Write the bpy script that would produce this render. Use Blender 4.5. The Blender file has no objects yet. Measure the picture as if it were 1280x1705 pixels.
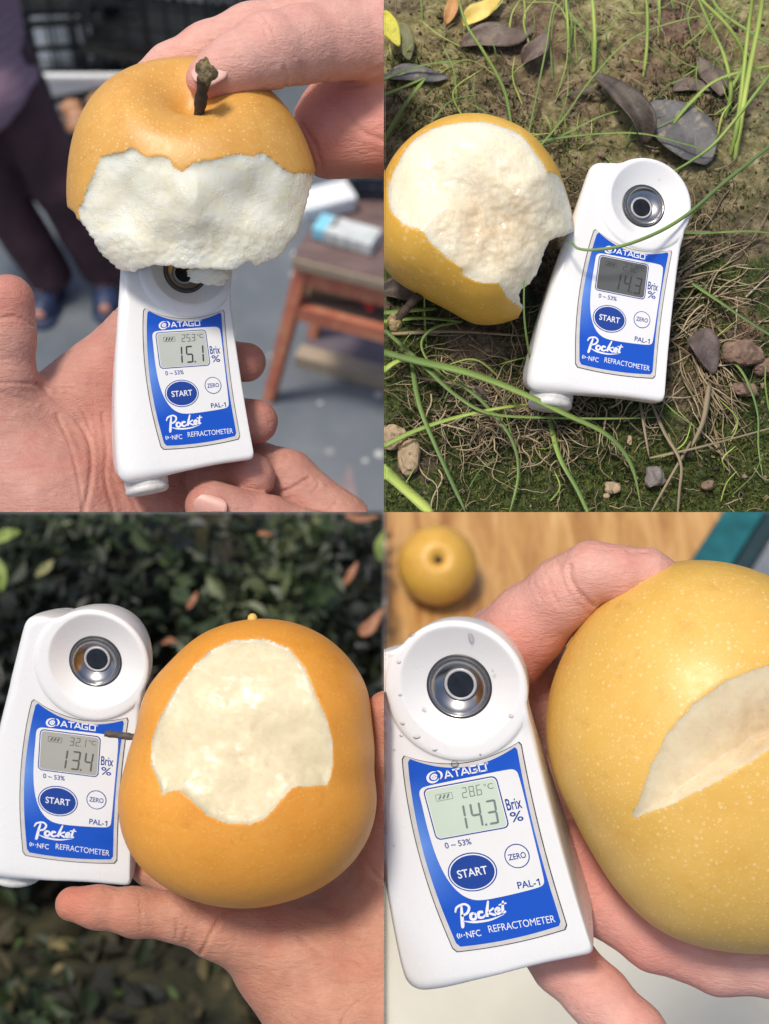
import bpy, bmesh, math, random
import numpy as np
from mathutils import Matrix, Vector

# ------------------------------------------------------------------ camera, world, sun
SC = bpy.context.scene
COL = SC.collection
PITCH = math.radians(50)
CAM_H = 3300.0                        # mm
F0 = 600.0                            # mm from lens to the plane in focus
CP, SP = math.cos(PITCH), math.sin(PITCH)
# stage axes: x right, y away along the view, z up in the picture; world z is true up
WM = Matrix(((1, 0, 0, 0), (0, CP, SP, F0 * CP / 1000), (0, -SP, CP, (CAM_H - F0 * SP) / 1000), (0, 0, 0, 1)))
cam_d = bpy.data.cameras.new('camera')
cam = bpy.data.objects.new('camera', cam_d)
COL.objects.link(cam)
cam.location = (0, 0, CAM_H / 1000)
cam.rotation_euler = (math.pi / 2 - PITCH, 0, 0)
cam_d.sensor_width = 36
cam_d.sensor_fit = 'AUTO'
cam_d.lens = 18 / (213.125 / F0)
cam_d.clip_start = 0.05
cam_d.clip_end = 500
cam_d.dof.use_dof = True
cam_d.dof.focus_distance = F0 / 1000
cam_d.dof.aperture_fstop = cam_d.lens / 4.2
SC.camera = cam

SUN_S = Vector((-0.22, -0.80, 0.50)).normalized()       # towards the sun, stage axes
SUN_W = (WM.to_3x3() @ SUN_S).normalized()
elev = math.asin(SUN_W.z)
azim = math.atan2(SUN_W.x, SUN_W.y)
world = bpy.data.worlds.new('World')
SC.world = world
world.use_nodes = True
nt = world.node_tree
bg = nt.nodes['Background']
sky = nt.nodes.new('ShaderNodeTexSky')
sky.sky_type = 'NISHITA'
sky.sun_disc = False
sky.sun_elevation = elev
sky.sun_rotation = azim
sky.dust_density = 3.0
sky.air_density = 0.8
nt.links.new(sky.outputs[0], bg.inputs[0])
bg.inputs[1].default_value = 0.12
sun_d = bpy.data.lights.new('sun', 'SUN')
sun_d.energy = 2.3
sun_d.angle = math.radians(10)
sun_d.color = (1.0, 0.93, 0.82)
sun = bpy.data.objects.new('sun', sun_d)
COL.objects.link(sun)
sun.rotation_euler = SUN_W.to_track_quat('Z', 'Y').to_euler()
SC.view_settings.view_transform = 'Standard'
SC.view_settings.look = 'None'
SC.view_settings.gamma = 1
SC.view_settings.exposure = 0.27
SC.cycles.max_bounces = 8
SC.cycles.use_denoising = True

rng = np.random.default_rng(7)
random.seed(7)

# ------------------------------------------------------------------ helpers: coordinates
def S(px, py, y=0.0):
    """stage point (mm) seen at that spot of the photograph, y mm beyond the focal plane"""
    k = 0.25 * (1 + y / F0)
    return np.array([(px - 640) * k, y, (852.5 - py) * k])

def st2w(p):
    p = np.asarray(p, float)
    x, y, z = p[..., 0], p[..., 1] + F0, p[..., 2]
    return np.stack([x, y * CP + z * SP, CAM_H - y * SP + z * CP], -1)

def on_plane(px, py, zw):
    """world point (mm) on the horizontal plane at height zw"""
    k = (852.5 - py) / 2400.0
    d = (CAM_H - zw) / (SP - k * CP)
    return st2w([(px - 640) / 2400.0 * d, d - F0, k * d])

def mm(r):
    return r * 0.25

# ------------------------------------------------------------------ helpers: objects
def mat_of(frame, base):
    T = Matrix.Translation(Vector(np.asarray(base, float) / 1000))
    return (WM @ T) if frame == 'stage' else T

def tag(o, label=None, cat=None, group=None, kind=None):
    if label: o['label'] = label
    if cat: o['category'] = cat
    if group: o['group'] = group
    if kind: o['kind'] = kind
    return o

def thing(name, label, cat, base=(0, 0, 0), frame='stage', group=None):
    o = bpy.data.objects.new(name, None)
    o.empty_display_size = 0.02
    COL.objects.link(o)
    o.matrix_world = mat_of(frame, base)
    o['_b'] = [float(v) for v in base]
    return tag(o, label, cat, group)

def mesh_np(name, V, Fc, mat, smooth=True, attrs=None):
    me = bpy.data.meshes.new(name)
    V = np.asarray(V, np.float64) / 1000
    if isinstance(Fc, np.ndarray):
        n, k = Fc.shape
        me.vertices.add(len(V)); me.vertices.foreach_set('co', V.astype(np.float32).ravel())
        me.loops.add(n * k); me.loops.foreach_set('vertex_index', Fc.astype(np.int32).ravel())
        me.polygons.add(n)
        me.polygons.foreach_set('loop_start', np.arange(0, n * k, k, dtype=np.int32))
        me.update(calc_edges=True)
    else:
        me.from_pydata(V.tolist(), [], [list(map(int, f)) for f in Fc])
    if len(me.polygons):
        me.polygons.foreach_set('use_smooth', np.full(len(me.polygons), bool(smooth)))
    if mat: me.materials.append(mat)
    if attrs:
        for k, a in attrs.items():
            at = me.attributes.new(k, 'FLOAT', 'POINT')
            at.data.foreach_set('value', np.asarray(a, np.float32))
    me.update()
    return me

def link(name, me, parent=None, base=(0, 0, 0), frame='stage'):
    o = bpy.data.objects.new(name, me)
    COL.objects.link(o)
    if parent is not None:
        o.parent = parent
    else:
        o.matrix_world = mat_of(frame, base)
    return o

def root_base(p):
    b = np.zeros(3)
    while p is not None:
        if '_b' in p: b = b + np.array(p['_b'])
        p = p.parent
    return b

def obj(name, V, Fc, mat, parent=None, base=None, frame='stage', smooth=True, attrs=None, clip=()):
    """V in stage or world mm; made local to its parent thing (or to base)"""
    V = np.asarray(V, float)
    b = root_base(parent) if parent is not None else (np.asarray(base, float) if base is not None else V.mean(0))
    me = mesh_np(name, V - b, Fc, mat, smooth, attrs)
    if clip: clip_mesh(me, b, clip)
    return link(name, me, parent, b, frame)

def clip_mesh(me, b, clip):
    """saw the mesh off at the planes where one set ends (x=0, z=0 of the stage)"""
    bm = bmesh.new(); bm.from_mesh(me)
    for axis, sign in clip:          # keep sign*coord >= 0
        co = Vector((0, 0, 0)); co[axis] = -b[axis] / 1000
        no = Vector((0, 0, 0)); no[axis] = -sign
        g = bm.verts[:] + bm.edges[:] + bm.faces[:]
        r = bmesh.ops.bisect_plane(bm, geom=g, plane_co=co, plane_no=no, clear_outer=True)
        ed = [e for e in r['geom_cut'] if isinstance(e, bmesh.types.BMEdge)]
        if ed:
            f = bmesh.ops.holes_fill(bm, edges=ed, sides=0)
            for q in f['faces']: q.smooth = False
    bm.to_mesh(me); bm.free()

# ------------------------------------------------------------------ helpers: noise, fields, meshing
_T = np.random.default_rng(3).random((64, 64, 64), dtype=np.float32)
def vnoise(P, size, seed=0):
    q = np.asarray(P, np.float32) / size + seed * 7.31 + 1000
    i = np.floor(q).astype(np.int32); f = q - i; f = f * f * (3 - 2 * f)
    i &= 63; j = (i + 1) & 63
    x0, y0, z0 = i[..., 0], i[..., 1], i[..., 2]; x1, y1, z1 = j[..., 0], j[..., 1], j[..., 2]
    fx, fy, fz = f[..., 0], f[..., 1], f[..., 2]
    a = _T[x0, y0, z0] * (1 - fx) + _T[x1, y0, z0] * fx
    b = _T[x0, y1, z0] * (1 - fx) + _T[x1, y1, z0] * fx
    c = _T[x0, y0, z1] * (1 - fx) + _T[x1, y0, z1] * fx
    d = _T[x0, y1, z1] * (1 - fx) + _T[x1, y1, z1] * fx
    return ((a * (1 - fy) + b * fy) * (1 - fz) + (c * (1 - fy) + d * fy) * fz) * 2 - 1

def fbm(P, size, oct=3, seed=0):
    s = 0; a = 1.0; t = 0
    for k in range(oct):
        s = s + a * vnoise(P, size / 2 ** k, seed + k); t += a; a *= 0.5
    return s / t

class Grid:
    def __init__(self, lo, hi, h):
        self.lo = np.asarray(lo, np.float32); self.h = h
        self.n = (np.ceil((np.asarray(hi) - lo) / h)).astype(int) + 1
        self.ax = [self.lo[i] + h * np.arange(self.n[i], dtype=np.float32) for i in range(3)]
    def new(self, v=30.0): return np.full(self.n, v, np.float32)
    def xyz(self, sl=(slice(None),) * 3):
        return (self.ax[0][sl[0]][:, None, None], self.ax[1][sl[1]][None, :, None], self.ax[2][sl[2]][None, None, :])
    def box(self, lo, hi):
        a = np.clip(np.floor((np.asarray(lo) - self.lo) / self.h).astype(int), 0, self.n)
        b = np.clip(np.ceil((np.asarray(hi) - self.lo) / self.h).astype(int) + 1, 0, self.n)
        return tuple(slice(int(a[i]), int(b[i])) for i in range(3))
    def sample(self, F, P):
        q = (np.asarray(P, np.float32) - self.lo) / self.h
        q = np.clip(q, 0, self.n - 1.001); i = q.astype(int); f = q - i
        r = 0
        for dx in (0, 1):
            for dy in (0, 1):
                for dz in (0, 1):
                    w = (f[:, 0] if dx else 1 - f[:, 0]) * (f[:, 1] if dy else 1 - f[:, 1]) * (f[:, 2] if dz else 1 - f[:, 2])
                    r = r + w * F[i[:, 0] + dx, i[:, 1] + dy, i[:, 2] + dz]
        return r

def smin(a, b, k):
    if k <= 0: return np.minimum(a, b)
    h = np.maximum(k - np.abs(a - b), 0) / k
    return np.minimum(a, b) - h * h * k * 0.25

def add_capsule(G, F, a, b, ra, rb, k, sq=None):
    a = np.asarray(a, float); b = np.asarray(b, float); m = max(ra, rb) + k + 3
    sl = G.box(np.minimum(a, b) - m, np.maximum(a, b) + m)
    x, y, z = G.xyz(sl)
    d = b - a; L2 = float(d @ d) + 1e-9
    t = np.clip(((x - a[0]) * d[0] + (y - a[1]) * d[1] + (z - a[2]) * d[2]) / L2, 0, 1)
    fy = 1.0 if sq is None else sq
    D = np.sqrt((x - a[0] - t * d[0]) ** 2 + ((y - a[1] - t * d[1]) * fy) ** 2 + (z - a[2] - t * d[2]) ** 2) - (ra + (rb - ra) * t)
    F[sl] = smin(F[sl], D.astype(np.float32), k)

def snets(G, F):
    Sg = (F < 0)
    c = np.zeros(tuple(np.array(F.shape) - 1), np.uint8)
    for dx in (0, 1):
        for dy in (0, 1):
            for dz in (0, 1):
                c += Sg[dx:F.shape[0] - 1 + dx, dy:F.shape[1] - 1 + dy, dz:F.shape[2] - 1 + dz]
    act = (c > 0) & (c < 8)
    I = np.argwhere(act); N = len(I)
    vid = np.full(act.shape, -1, np.int32); vid[act] = np.arange(N)
    C = np.array([[dx, dy, dz] for dx in (0, 1) for dy in (0, 1) for dz in (0, 1)])
    val = [F[I[:, 0] + q[0], I[:, 1] + q[1], I[:, 2] + q[2]] for q in C]
    pos = np.zeros((N, 3)); cnt = np.zeros(N)
    for i in range(8):
        for j in range(i + 1, 8):
            if np.abs(C[i] - C[j]).sum() != 1: continue
            va, vb = val[i], val[j]; m = (va < 0) != (vb < 0)
            t = np.where(m, va / np.where(m, va - vb, 1), 0)
            pos += np.where(m[:, None], C[i] + t[:, None] * (C[j] - C[i]), 0); cnt += m
    V = (I + pos / cnt[:, None]) * G.h + G.lo
    quads = []
    for ax in range(3):
        o1, o2 = (ax + 1) % 3, (ax + 2) % 3
        s0 = [slice(None)] * 3; s1 = [slice(None)] * 3
        s0[ax] = slice(0, -1); s1[ax] = slice(1, None)
        A, B = Sg[tuple(s0)], Sg[tuple(s1)]
        E = np.argwhere(A != B)
        lim = np.array(act.shape)
        ok = (E[:, o1] > 0) & (E[:, o2] > 0) & (E[:, o1] < lim[o1]) & (E[:, o2] < lim[o2])
        E = E[ok]
        e1 = np.zeros(3, int); e1[o1] = 1; e2 = np.zeros(3, int); e2[o2] = 1
        g = lambda q: vid[q[:, 0], q[:, 1], q[:, 2]]
        Q = np.stack([g(E - e1 - e2), g(E - e2), g(E), g(E - e1)], 1)
        flip = ~A[E[:, 0], E[:, 1], E[:, 2]]
        Q[flip] = Q[flip][:, ::-1]
        quads.append(Q)
    return V, np.concatenate(quads)

def vnormals(V, Q):
    n = np.cross(V[Q[:, 2]] - V[Q[:, 0]], V[Q[:, 3]] - V[Q[:, 1]])
    N = np.zeros_like(V)
    for k in range(4): np.add.at(N, Q[:, k], n)
    return N / (np.linalg.norm(N, axis=1, keepdims=True) + 1e-12)

def sub_mesh(V, Q, fm, attrs=None):
    q = Q[fm]; u, inv = np.unique(q, return_inverse=True)
    return V[u], inv.reshape(q.shape).astype(np.int32), u

class PxMap:
    """2D table indexed by photograph position, used to shape fronts seen from the lens"""
    def __init__(self, x0, y0, x1, y1, step=1.0):
        self.o = (x0, y0); self.s = step
        self.X, self.Y = np.meshgrid(np.arange(x0, x1 + step, step), np.arange(y0, y1 + step, step), indexing='ij')
    def poly(self, pts):
        P = np.asarray(pts, float); X, Y = self.X, self.Y
        d = np.full(X.shape, 1e9); ins = np.zeros(X.shape, bool)
        for i in range(len(P)):
            a, b = P[i], P[(i + 1) % len(P)]; e = b - a
            t = np.clip(((X - a[0]) * e[0] + (Y - a[1]) * e[1]) / (e @ e + 1e-9), 0, 1)
            d = np.minimum(d, (X - a[0] - t * e[0]) ** 2 + (Y - a[1] - t * e[1]) ** 2)
            c = (a[1] <= Y) != (b[1] <= Y)
            xi = a[0] + (Y - a[1]) / (e[1] if abs(e[1]) > 1e-9 else 1e-9) * e[0]
            ins ^= c & (X < xi)
        d = np.sqrt(d); return np.where(ins, -d, d)
    def line(self, pts):
        P = np.asarray(pts, float); X, Y = self.X, self.Y
        d = np.full(X.shape, 1e9)
        for a, b in zip(P[:-1], P[1:]):
            e = b - a
            t = np.clip(((X - a[0]) * e[0] + (Y - a[1]) * e[1]) / (e @ e + 1e-9), 0, 1)
            d = np.minimum(d, (X - a[0] - t * e[0]) ** 2 + (Y - a[1] - t * e[1]) ** 2)
        return np.sqrt(d)
    def noise(self, size, oct=2, seed=0):
        P = np.stack([self.X, self.Y, np.zeros_like(self.X)], -1)
        return fbm(P, size, oct, seed)
    def ix(self, G):
        x, y, z = G.xyz()
        k = 1 / (0.25 * (1 + y / F0))
        px = (x * k + 640 - self.o[0]) / self.s; py = (852.5 - z * k - self.o[1]) / self.s
        i = np.clip(np.rint(px), 0, self.X.shape[0] - 1).astype(np.int32)
        j = np.clip(np.rint(py), 0, self.X.shape[1] - 1).astype(np.int32)
        return np.broadcast_arrays(i, j)

def spline(P, n):
    """Catmull-Rom through points, any dimension"""
    P = np.asarray(P, float)
    if len(P) == 2: return P[0] + np.linspace(0, 1, n)[:, None] * (P[1] - P[0])
    Q = np.vstack([2 * P[0] - P[1], P, 2 * P[-1] - P[-2]])
    out = []
    for t in np.linspace(0, len(P) - 1 - 1e-9, n):
        i = int(t); f = t - i
        a, b, c, d = Q[i:i + 4]
        out.append(0.5 * (2 * b + (c - a) * f + (2 * a - 5 * b + 4 * c - d) * f * f + (3 * b - a - 3 * c + d) * f ** 3))
    return np.array(out)

def tube(P, R, n=8, caps=True):
    P = np.asarray(P, float); m = len(P); R = np.broadcast_to(R, (m,))
    T = np.gradient(P, axis=0); T /= np.linalg.norm(T, axis=1, keepdims=True) + 1e-12
    up = np.array([0.3, -0.8, 0.5]); V = []
    for i in range(m):
        a = np.cross(T[i], up); a /= np.linalg.norm(a) + 1e-12; b = np.cross(a, T[i])
        th = np.linspace(0, 2 * np.pi, n, endpoint=False)
        V.append(P[i] + R[i] * (np.cos(th)[:, None] * a + np.sin(th)[:, None] * b))
    V = np.vstack(V); Fc = []
    for i in range(m - 1):
        for k in range(n):
            Fc.append([i * n + k, i * n + (k + 1) % n, (i + 1) * n + (k + 1) % n, (i + 1) * n + k])
    if caps:
        Fc.append(list(range(n))[::-1]); Fc.append([(m - 1) * n + k for k in range(n)])
    return V, Fc

class MB:
    def __init__(self): self.V = []; self.F = []; self.n = 0
    def add(self, V, Fc):
        V = np.asarray(V, float)
        self.V.append(V); self.F += [[int(i) + self.n for i in f] for f in Fc]; self.n += len(V)
    def arr(self): return np.vstack(self.V)

def box_vf(lo, hi, bev=0.0):
    lo = np.asarray(lo, float); hi = np.asarray(hi, float)
    bm = bmesh.new(); bmesh.ops.create_cube(bm, size=1)
    for v in bm.verts:
        v.co = Vector([(lo[i] + hi[i]) / 2 + v.co[i] * (hi[i] - lo[i]) for i in range(3)])
    if bev > 0:
        bmesh.ops.bevel(bm, geom=bm.edges[:], offset=bev, segments=2, profile=0.6, affect='EDGES')
    V = np.array([v.co[:] for v in bm.verts]); Fc = [[v.index for v in f.verts] for f in bm.faces]
    bm.free(); return V, Fc

def rotz(V, deg, c=(0, 0, 0)):
    a = math.radians(deg); c = np.asarray(c, float)
    M = np.array([[math.cos(a), -math.sin(a), 0], [math.sin(a), math.cos(a), 0], [0, 0, 1]])
    return (np.asarray(V) - c) @ M.T + c

# ------------------------------------------------------------------ helpers: materials
def srgb(r, g, b):
    f = lambda c: (c / 255 / 12.92) if c / 255 <= 0.04045 else ((c / 255 + 0.055) / 1.055) ** 2.4
    return (f(r), f(g), f(b), 1)

class M:
    def __init__(self, name, rough=0.5, **kw):
        self.m = bpy.data.materials.new(name); self.m.use_nodes = True
        self.t = self.m.node_tree; self.b = self.t.nodes['Principled BSDF']
        self.b.inputs['Roughness'].default_value = rough
        for k, v in kw.items(): self.b.inputs[k.replace('_', ' ')].default_value = v
        self.tc = self.t.nodes.new('ShaderNodeTexCoord').outputs['Object']
    def n(self, typ, ins=None, **pr):
        nd = self.t.nodes.new(typ)
        for k, v in pr.items(): setattr(nd, k, v)
        for k, v in (ins or {}).items():
            if isinstance(v, bpy.types.NodeSocket): self.t.links.new(v, nd.inputs[k])
            else: nd.inputs[k].default_value = v
        return nd
    def noise(self, size_mm, detail=3, rough=0.55, dist=0.0, vec=None):
        return self.n('ShaderNodeTexNoise', {'Vector': vec or self.tc, 'Scale': 1000 / size_mm, 'Detail': detail, 'Roughness': rough, 'Distortion': dist}).outputs['Fac']
    def voro(self, size_mm, feat='F1', rnd=1.0, vec=None, dim='3D'):
        return self.n('ShaderNodeTexVoronoi', {'Vector': vec or self.tc, 'Scale': 1000 / size_mm, 'Randomness': rnd}, feature=feat, voronoi_dimensions=dim)
    def ramp(self, fac, stops, interp='LINEAR'):
        nd = self.n('ShaderNodeValToRGB', {'Fac': fac}); cr = nd.color_ramp; cr.interpolation = interp
        while len(cr.elements) < len(stops): cr.elements.new(0.5)
        for e, (p, c) in zip(cr.elements, stops):
            e.position = p; e.color = c if len(c) == 4 else (*c, 1)
        return nd.outputs['Color']
    def rng(self, fac, a, b, c=0.0, d=1.0):
        return self.n('ShaderNodeMapRange', {'Value': fac, 'From Min': a, 'From Max': b, 'To Min': c, 'To Max': d}).outputs['Result']
    def mix(self, fac, a, b, mode='MIX'):
        nd = self.n('ShaderNodeMix', data_type='RGBA', blend_type=mode)
        for i, v in ((0, fac), (6, a), (7, b)):
            if isinstance(v, bpy.types.NodeSocket): self.t.links.new(v, nd.inputs[i])
            else: nd.inputs[i].default_value = (*v, 1) if isinstance(v, tuple) and len(v) == 3 else v
        return nd.outputs[2]
    def math(self, op, a, b=0.0):
        nd = self.n('ShaderNodeMath', operation=op)
        for i, v in ((0, a), (1, b)):
            if isinstance(v, bpy.types.NodeSocket): self.t.links.new(v, nd.inputs[i])
            else: nd.inputs[i].default_value = v
        return nd.outputs[0]
    def attr(self, name): return self.n('ShaderNodeAttribute', attribute_name=name).outputs['Fac']
    def objrand(self): return self.n('ShaderNodeObjectInfo').outputs['Random']
    def set(self, **kw):
        for k, v in kw.items():
            k = k.replace('_', ' ')
            if isinstance(v, bpy.types.NodeSocket): self.t.links.new(v, self.b.inputs[k])
            else: self.b.inputs[k].default_value = (*v, 1) if k == 'Base Color' and len(v) == 3 else v
        return self
    def bump(self, h, dist_mm, strength=1.0, prev=None):
        ins = {'Height': h, 'Distance': dist_mm / 1000, 'Strength': strength}
        if prev is not None: ins['Normal'] = prev
        o = self.n('ShaderNodeBump', ins).outputs['Normal']
        self.t.links.new(o, self.b.inputs['Normal'])
        return o

def simple(name, col, rough=0.5, var=0.12, size=12, bump=0.0, bsize=1.5, **kw):
    m = M(name, rough, **kw)
    n = m.noise(size, 4)
    lo = tuple(c * (1 - var) for c in col[:3]) + (1,); hi = tuple(min(1, c * (1 + var)) for c in col[:3]) + (1,)
    m.set(Base_Color=m.ramp(n, [(0.3, lo), (0.7, hi)]))
    if bump: m.bump(m.noise(bsize, 4), bump)
    return m.m

def skin_mat(name, c1, c2, cred):
    m = M(name, 0.55)
    n = m.noise(11, 4, 0.6); n2 = m.noise(2.0, 3, 0.6)
    col = m.ramp(n, [(0.32, c2), (0.68, c1)])
    col = m.mix(m.rng(n2, 0.35, 0.75, 0, 0.4), col, c2)
    col = m.mix(m.rng(m.noise(17, 4, 0.6), 0.5, 0.72, 0, 0.45), col, cred)
    col = m.mix(m.math('MULTIPLY', m.attr('red'), m.rng(n, 0.2, 0.8, 0.75, 1.0)), col, cred)
    fine = m.voro(0.9, 'DISTANCE_TO_EDGE').outputs['Distance']
    col = m.mix(m.rng(fine, 0.0, 0.12, 0.22, 0.0), col, cred)
    m.set(Base_Color=col, Subsurface_Weight=0.18, Subsurface_Radius=(0.005, 0.0018, 0.0009), Subsurface_Scale=0.6)
    m.set(Roughness=m.rng(m.noise(5, 3), 0.3, 0.7, 0.48, 0.68), Specular_IOR_Level=0.4)
    wr = m.noise(3.2, 4, 0.6, 1.2, m.n('ShaderNodeMapping', {'Vector': m.tc, 'Scale': (0.45, 1, 1.6), 'Rotation': (0, 0.5, 0)}).outputs[0])
    p = m.bump(fine, 0.22, 0.8)
    p = m.bump(m.noise(0.7, 3), 0.12, 0.7, p)
    p = m.bump(wr, 1.1, 0.6, p)
    m.bump(m.noise(4.5, 3), 0.6, 0.5, p)
    return m.m

def pear_mat(name, c1, c2, dot, dots=0.5, speck=True, size=3.0, rough=0.4):
    m = M(name, rough)
    n = m.noise(24, 4, 0.6); n2 = m.noise(3.5, 3, 0.6)
    col = m.ramp(n, [(0.3, c2), (0.7, c1)])
    col = m.mix(m.rng(m.noise(48, 3, 0.5), 0.45, 0.75, 0, 0.45), col, tuple(c * k for c, k in zip(c2, (0.88, 0.88, 0.75))))
    col = m.mix(m.rng(n2, 0.4, 0.8, 0, 0.35), col, c2)
    d = None
    for k, (sz, th) in enumerate(((size, 0.30), (size * 0.6, 0.26))):
        v = m.voro(sz, 'F1', 1.0, m.n('ShaderNodeMapping', {'Vector': m.tc, 'Location': (k * 0.37, k * 0.11, 0)}).outputs[0])
        r = m.n('ShaderNodeSeparateColor', {'Color': v.outputs['Color']}).outputs[0]
        rad = m.rng(r, 0.0, 1.0, 0.10, th)
        x = m.math('SUBTRACT', rad, v.outputs['Distance'])
        x = m.rng(x, -0.07, 0.13, 0, 1)
        d = x if d is None else m.math('MAXIMUM', d, x)
    if dots > 0: col = m.mix(m.math('MULTIPLY', d, dots), col, dot)
    if speck:
        v = m.voro(6.0, 'F1', 1.0)
        r = m.n('ShaderNodeSeparateColor', {'Color': v.outputs['Color']}).outputs[1]
        x = m.rng(m.math('SUBTRACT', m.rng(r, 0.45, 1.0, 0.0, 0.06), v.outputs['Distance']), 0.0, 0.012, 0, 0.8)
        col = m.mix(x, col, (0.05, 0.025, 0.01, 1))
    ru = m.rng(m.noise(13, 6, 0.75, 0.5), 0.56, 0.70, 0, 0.38)
    col = m.mix(ru, col, tuple(c * k for c, k in zip(c2, (0.74, 0.66, 0.55))))
    m.set(Base_Color=col, Subsurface_Weight=0.06, Subsurface_Radius=(0.004, 0.002, 0.0006), Subsurface_Scale=0.5)
    m.set(Roughness=m.rng(m.noise(6, 3), 0.3, 0.7, rough - 0.07, rough + 0.08))
    p = m.bump(d, 0.08, 0.6)
    p = m.bump(m.noise(1.1, 3), 0.10, 0.5, p)
    m.bump(m.noise(14, 2), 0.6, 0.35, p)
    return m.m

def flesh_mat(name, c1, c2, core, wet=0.3, bs=1.0, gl=0.4):
    m = M(name, wet)
    n = m.noise(9, 5, 0.65, 0.6)
    col = m.ramp(n, [(0.3, c2), (0.65, c1)])
    col = m.mix(m.math('MULTIPLY', m.attr('core'), m.rng(m.noise(5, 4), 0.3, 0.7, 0.3, 1.0)), col, core)
    m.set(Base_Color=col, Subsurface_Weight=0.8, Subsurface_Radius=(0.007, 0.006, 0.0045), Subsurface_Scale=1.2)
    m.set(Roughness=m.rng(m.noise(4, 3), 0.35, 0.65, wet - 0.1, wet + 0.3))
    sm = m.rng(m.attr('smooth'), 0.0, 1.0, 1.0, 0.12)
    p = m.bump(m.noise(0.7, 4, 0.7), 0.16 * bs, sm)
    gr = m.voro(0.8, 'F1').outputs['Distance']
    p = m.bump(m.math('MULTIPLY', gr, m.rng(m.noise(8, 3), 0.45, 0.62, 0.0, 1.0)), 0.22 * gl, 0.8, p)
    st = m.noise(2.2, 4, 0.65, 0.5, m.n('ShaderNodeMapping', {'Vector': m.tc, 'Scale': (1.3, 1, 0.45)}).outputs[0])
    p = m.bump(st, 0.30 * bs, sm, p)
    m.bump(m.noise(2.6, 4, 0.6, 0.8), 0.28 * bs, sm, p)
    m.set(Coat_Weight=m.rng(m.noise(8, 3), 0.45, 0.62, 0.0, min(1.0, 0.8 * gl)), Coat_Roughness=0.08)
    return m.m

# ------------------------------------------------------------------ materials
WHITE = simple('white_plastic', (0.80, 0.80, 0.79), 0.30, 0.02, 20, 0.03, 0.6, Coat_Weight=0.25, Coat_Roughness=0.2, Subsurface_Weight=0.08, Subsurface_Radius=(0.003, 0.003, 0.003))
CAPW = simple('worn_white_cap', (0.62, 0.61, 0.58), 0.45, 0.15, 3, 0.2, 1.0)
CHROME = simple('polished_steel', (0.36, 0.36, 0.37), 0.2, 0.1, 5, 0.0, Metallic=1.0)
DARKRING = simple('dark_ring_gap', (0.03, 0.03, 0.03), 0.4)
PRISMRIM = simple('pale_prism_rim', (0.42, 0.42, 0.43), 0.3, 0.08, 3)
PRISM = simple('prism_glass', (0.010, 0.011, 0.014), 0.12, 0.4, 2, 0.0, Coat_Weight=0.0)
BORDER = simple('label_border_silver', (0.60, 0.58, 0.55), 0.35, 0.08, 4)
EDGELINE = simple('label_edge_line', (0.05, 0.04, 0.035), 0.5)
LABELW = simple('label_white_print', (0.78, 0.78, 0.77), 0.28, 0.02, 10)
INKB = simple('blue_ink', (0.012, 0.05, 0.28), 0.3, 0.05, 10)
INKW = simple('white_ink', (0.80, 0.81, 0.83), 0.35, 0.02, 10)
SEG = simple('lcd_segment', (0.035, 0.04, 0.038), 0.4, 0.05, 10)
SEGP = simple('pale_lcd_segment', (0.17, 0.22, 0.20), 0.4, 0.05, 10)
_w = M('x', 0.3); bpy.data.materials.remove(_w.m)
def scuffed(mt):
    q = M.__new__(M); q.m = mt; q.t = mt.node_tree; q.b = q.t.nodes['Principled BSDF']
    q.tc = q.t.nodes.new('ShaderNodeTexCoord').outputs['Object']
    sm = q.noise(16, 5, 0.65, 1.0)
    st = q.noise(3.0, 4, 0.7, 0.3, q.n('ShaderNodeMapping', {'Vector': q.tc, 'Scale': (3.0, 1, 0.35), 'Rotation': (0, 0.6, 0)}).outputs[0])
    q.set(Roughness=q.math('ADD', q.rng(sm, 0.35, 0.65, 0.22, 0.42), q.rng(st, 0.6, 0.75, 0.0, 0.15)))
    g = q.rng(q.noise(5, 5, 0.7), 0.60, 0.78, 0.0, 0.22)
    q.set(Base_Color=q.mix(g, (0.80, 0.80, 0.79, 1), (0.58, 0.56, 0.52, 1)))
scuffed(WHITE)
m = M('label_blue_print', 0.27)
xyz = m.n('ShaderNodeSeparateXYZ', {'Vector': m.tc})
gx = m.rng(xyz.outputs['X'], -0.017, -0.006, 1.0, 0.0)
gz = m.math('SUBTRACT', 1.0, m.math('ABSOLUTE', m.rng(xyz.outputs['Z'], -0.018, 0.022, -1.0, 1.0)))
gz = m.math('MAXIMUM', gz, 0.0)
gr = m.math('MINIMUM', 1.0, m.rng(xyz.outputs['X'], 0.010, 0.018, 0.0, 0.55))
gg = m.math('MAXIMUM', m.math('MULTIPLY', gx, gz), m.math('MULTIPLY', gr, gz))
m.set(Base_Color=m.mix(m.math('MULTIPLY', gg, 0.8), (0.006, 0.080, 0.50, 1), (0.16, 0.34, 0.78, 1)))
BLUE = m.m
def screen_mat(name, c):
    mm_ = M(name, 0.18)
    mm_.set(Base_Color=mm_.ramp(mm_.noise(14, 2), [(0.3, tuple(q * 0.94 for q in c[:3])), (0.7, c[:3])]))
    return mm_.m

# ------------------------------------------------------------------ the pocket refractometer (device mm: u right, v up, w out of the face)
UC, VC = 16.0, 30.0
def loc(u, v, w=0.0):
    u = np.asarray(u, float); v = np.asarray(v, float)
    return np.stack([u - UC, -(np.zeros_like(u) + w), v - VC], -1)

def chaikin(P, it=2):
    P = np.asarray(P, float)
    for _ in range(it):
        Q = np.roll(P, -1, 0)
        P = np.stack([0.75 * P + 0.25 * Q, 0.25 * P + 0.75 * Q], 1).reshape(-1, 2)
    return P

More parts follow.
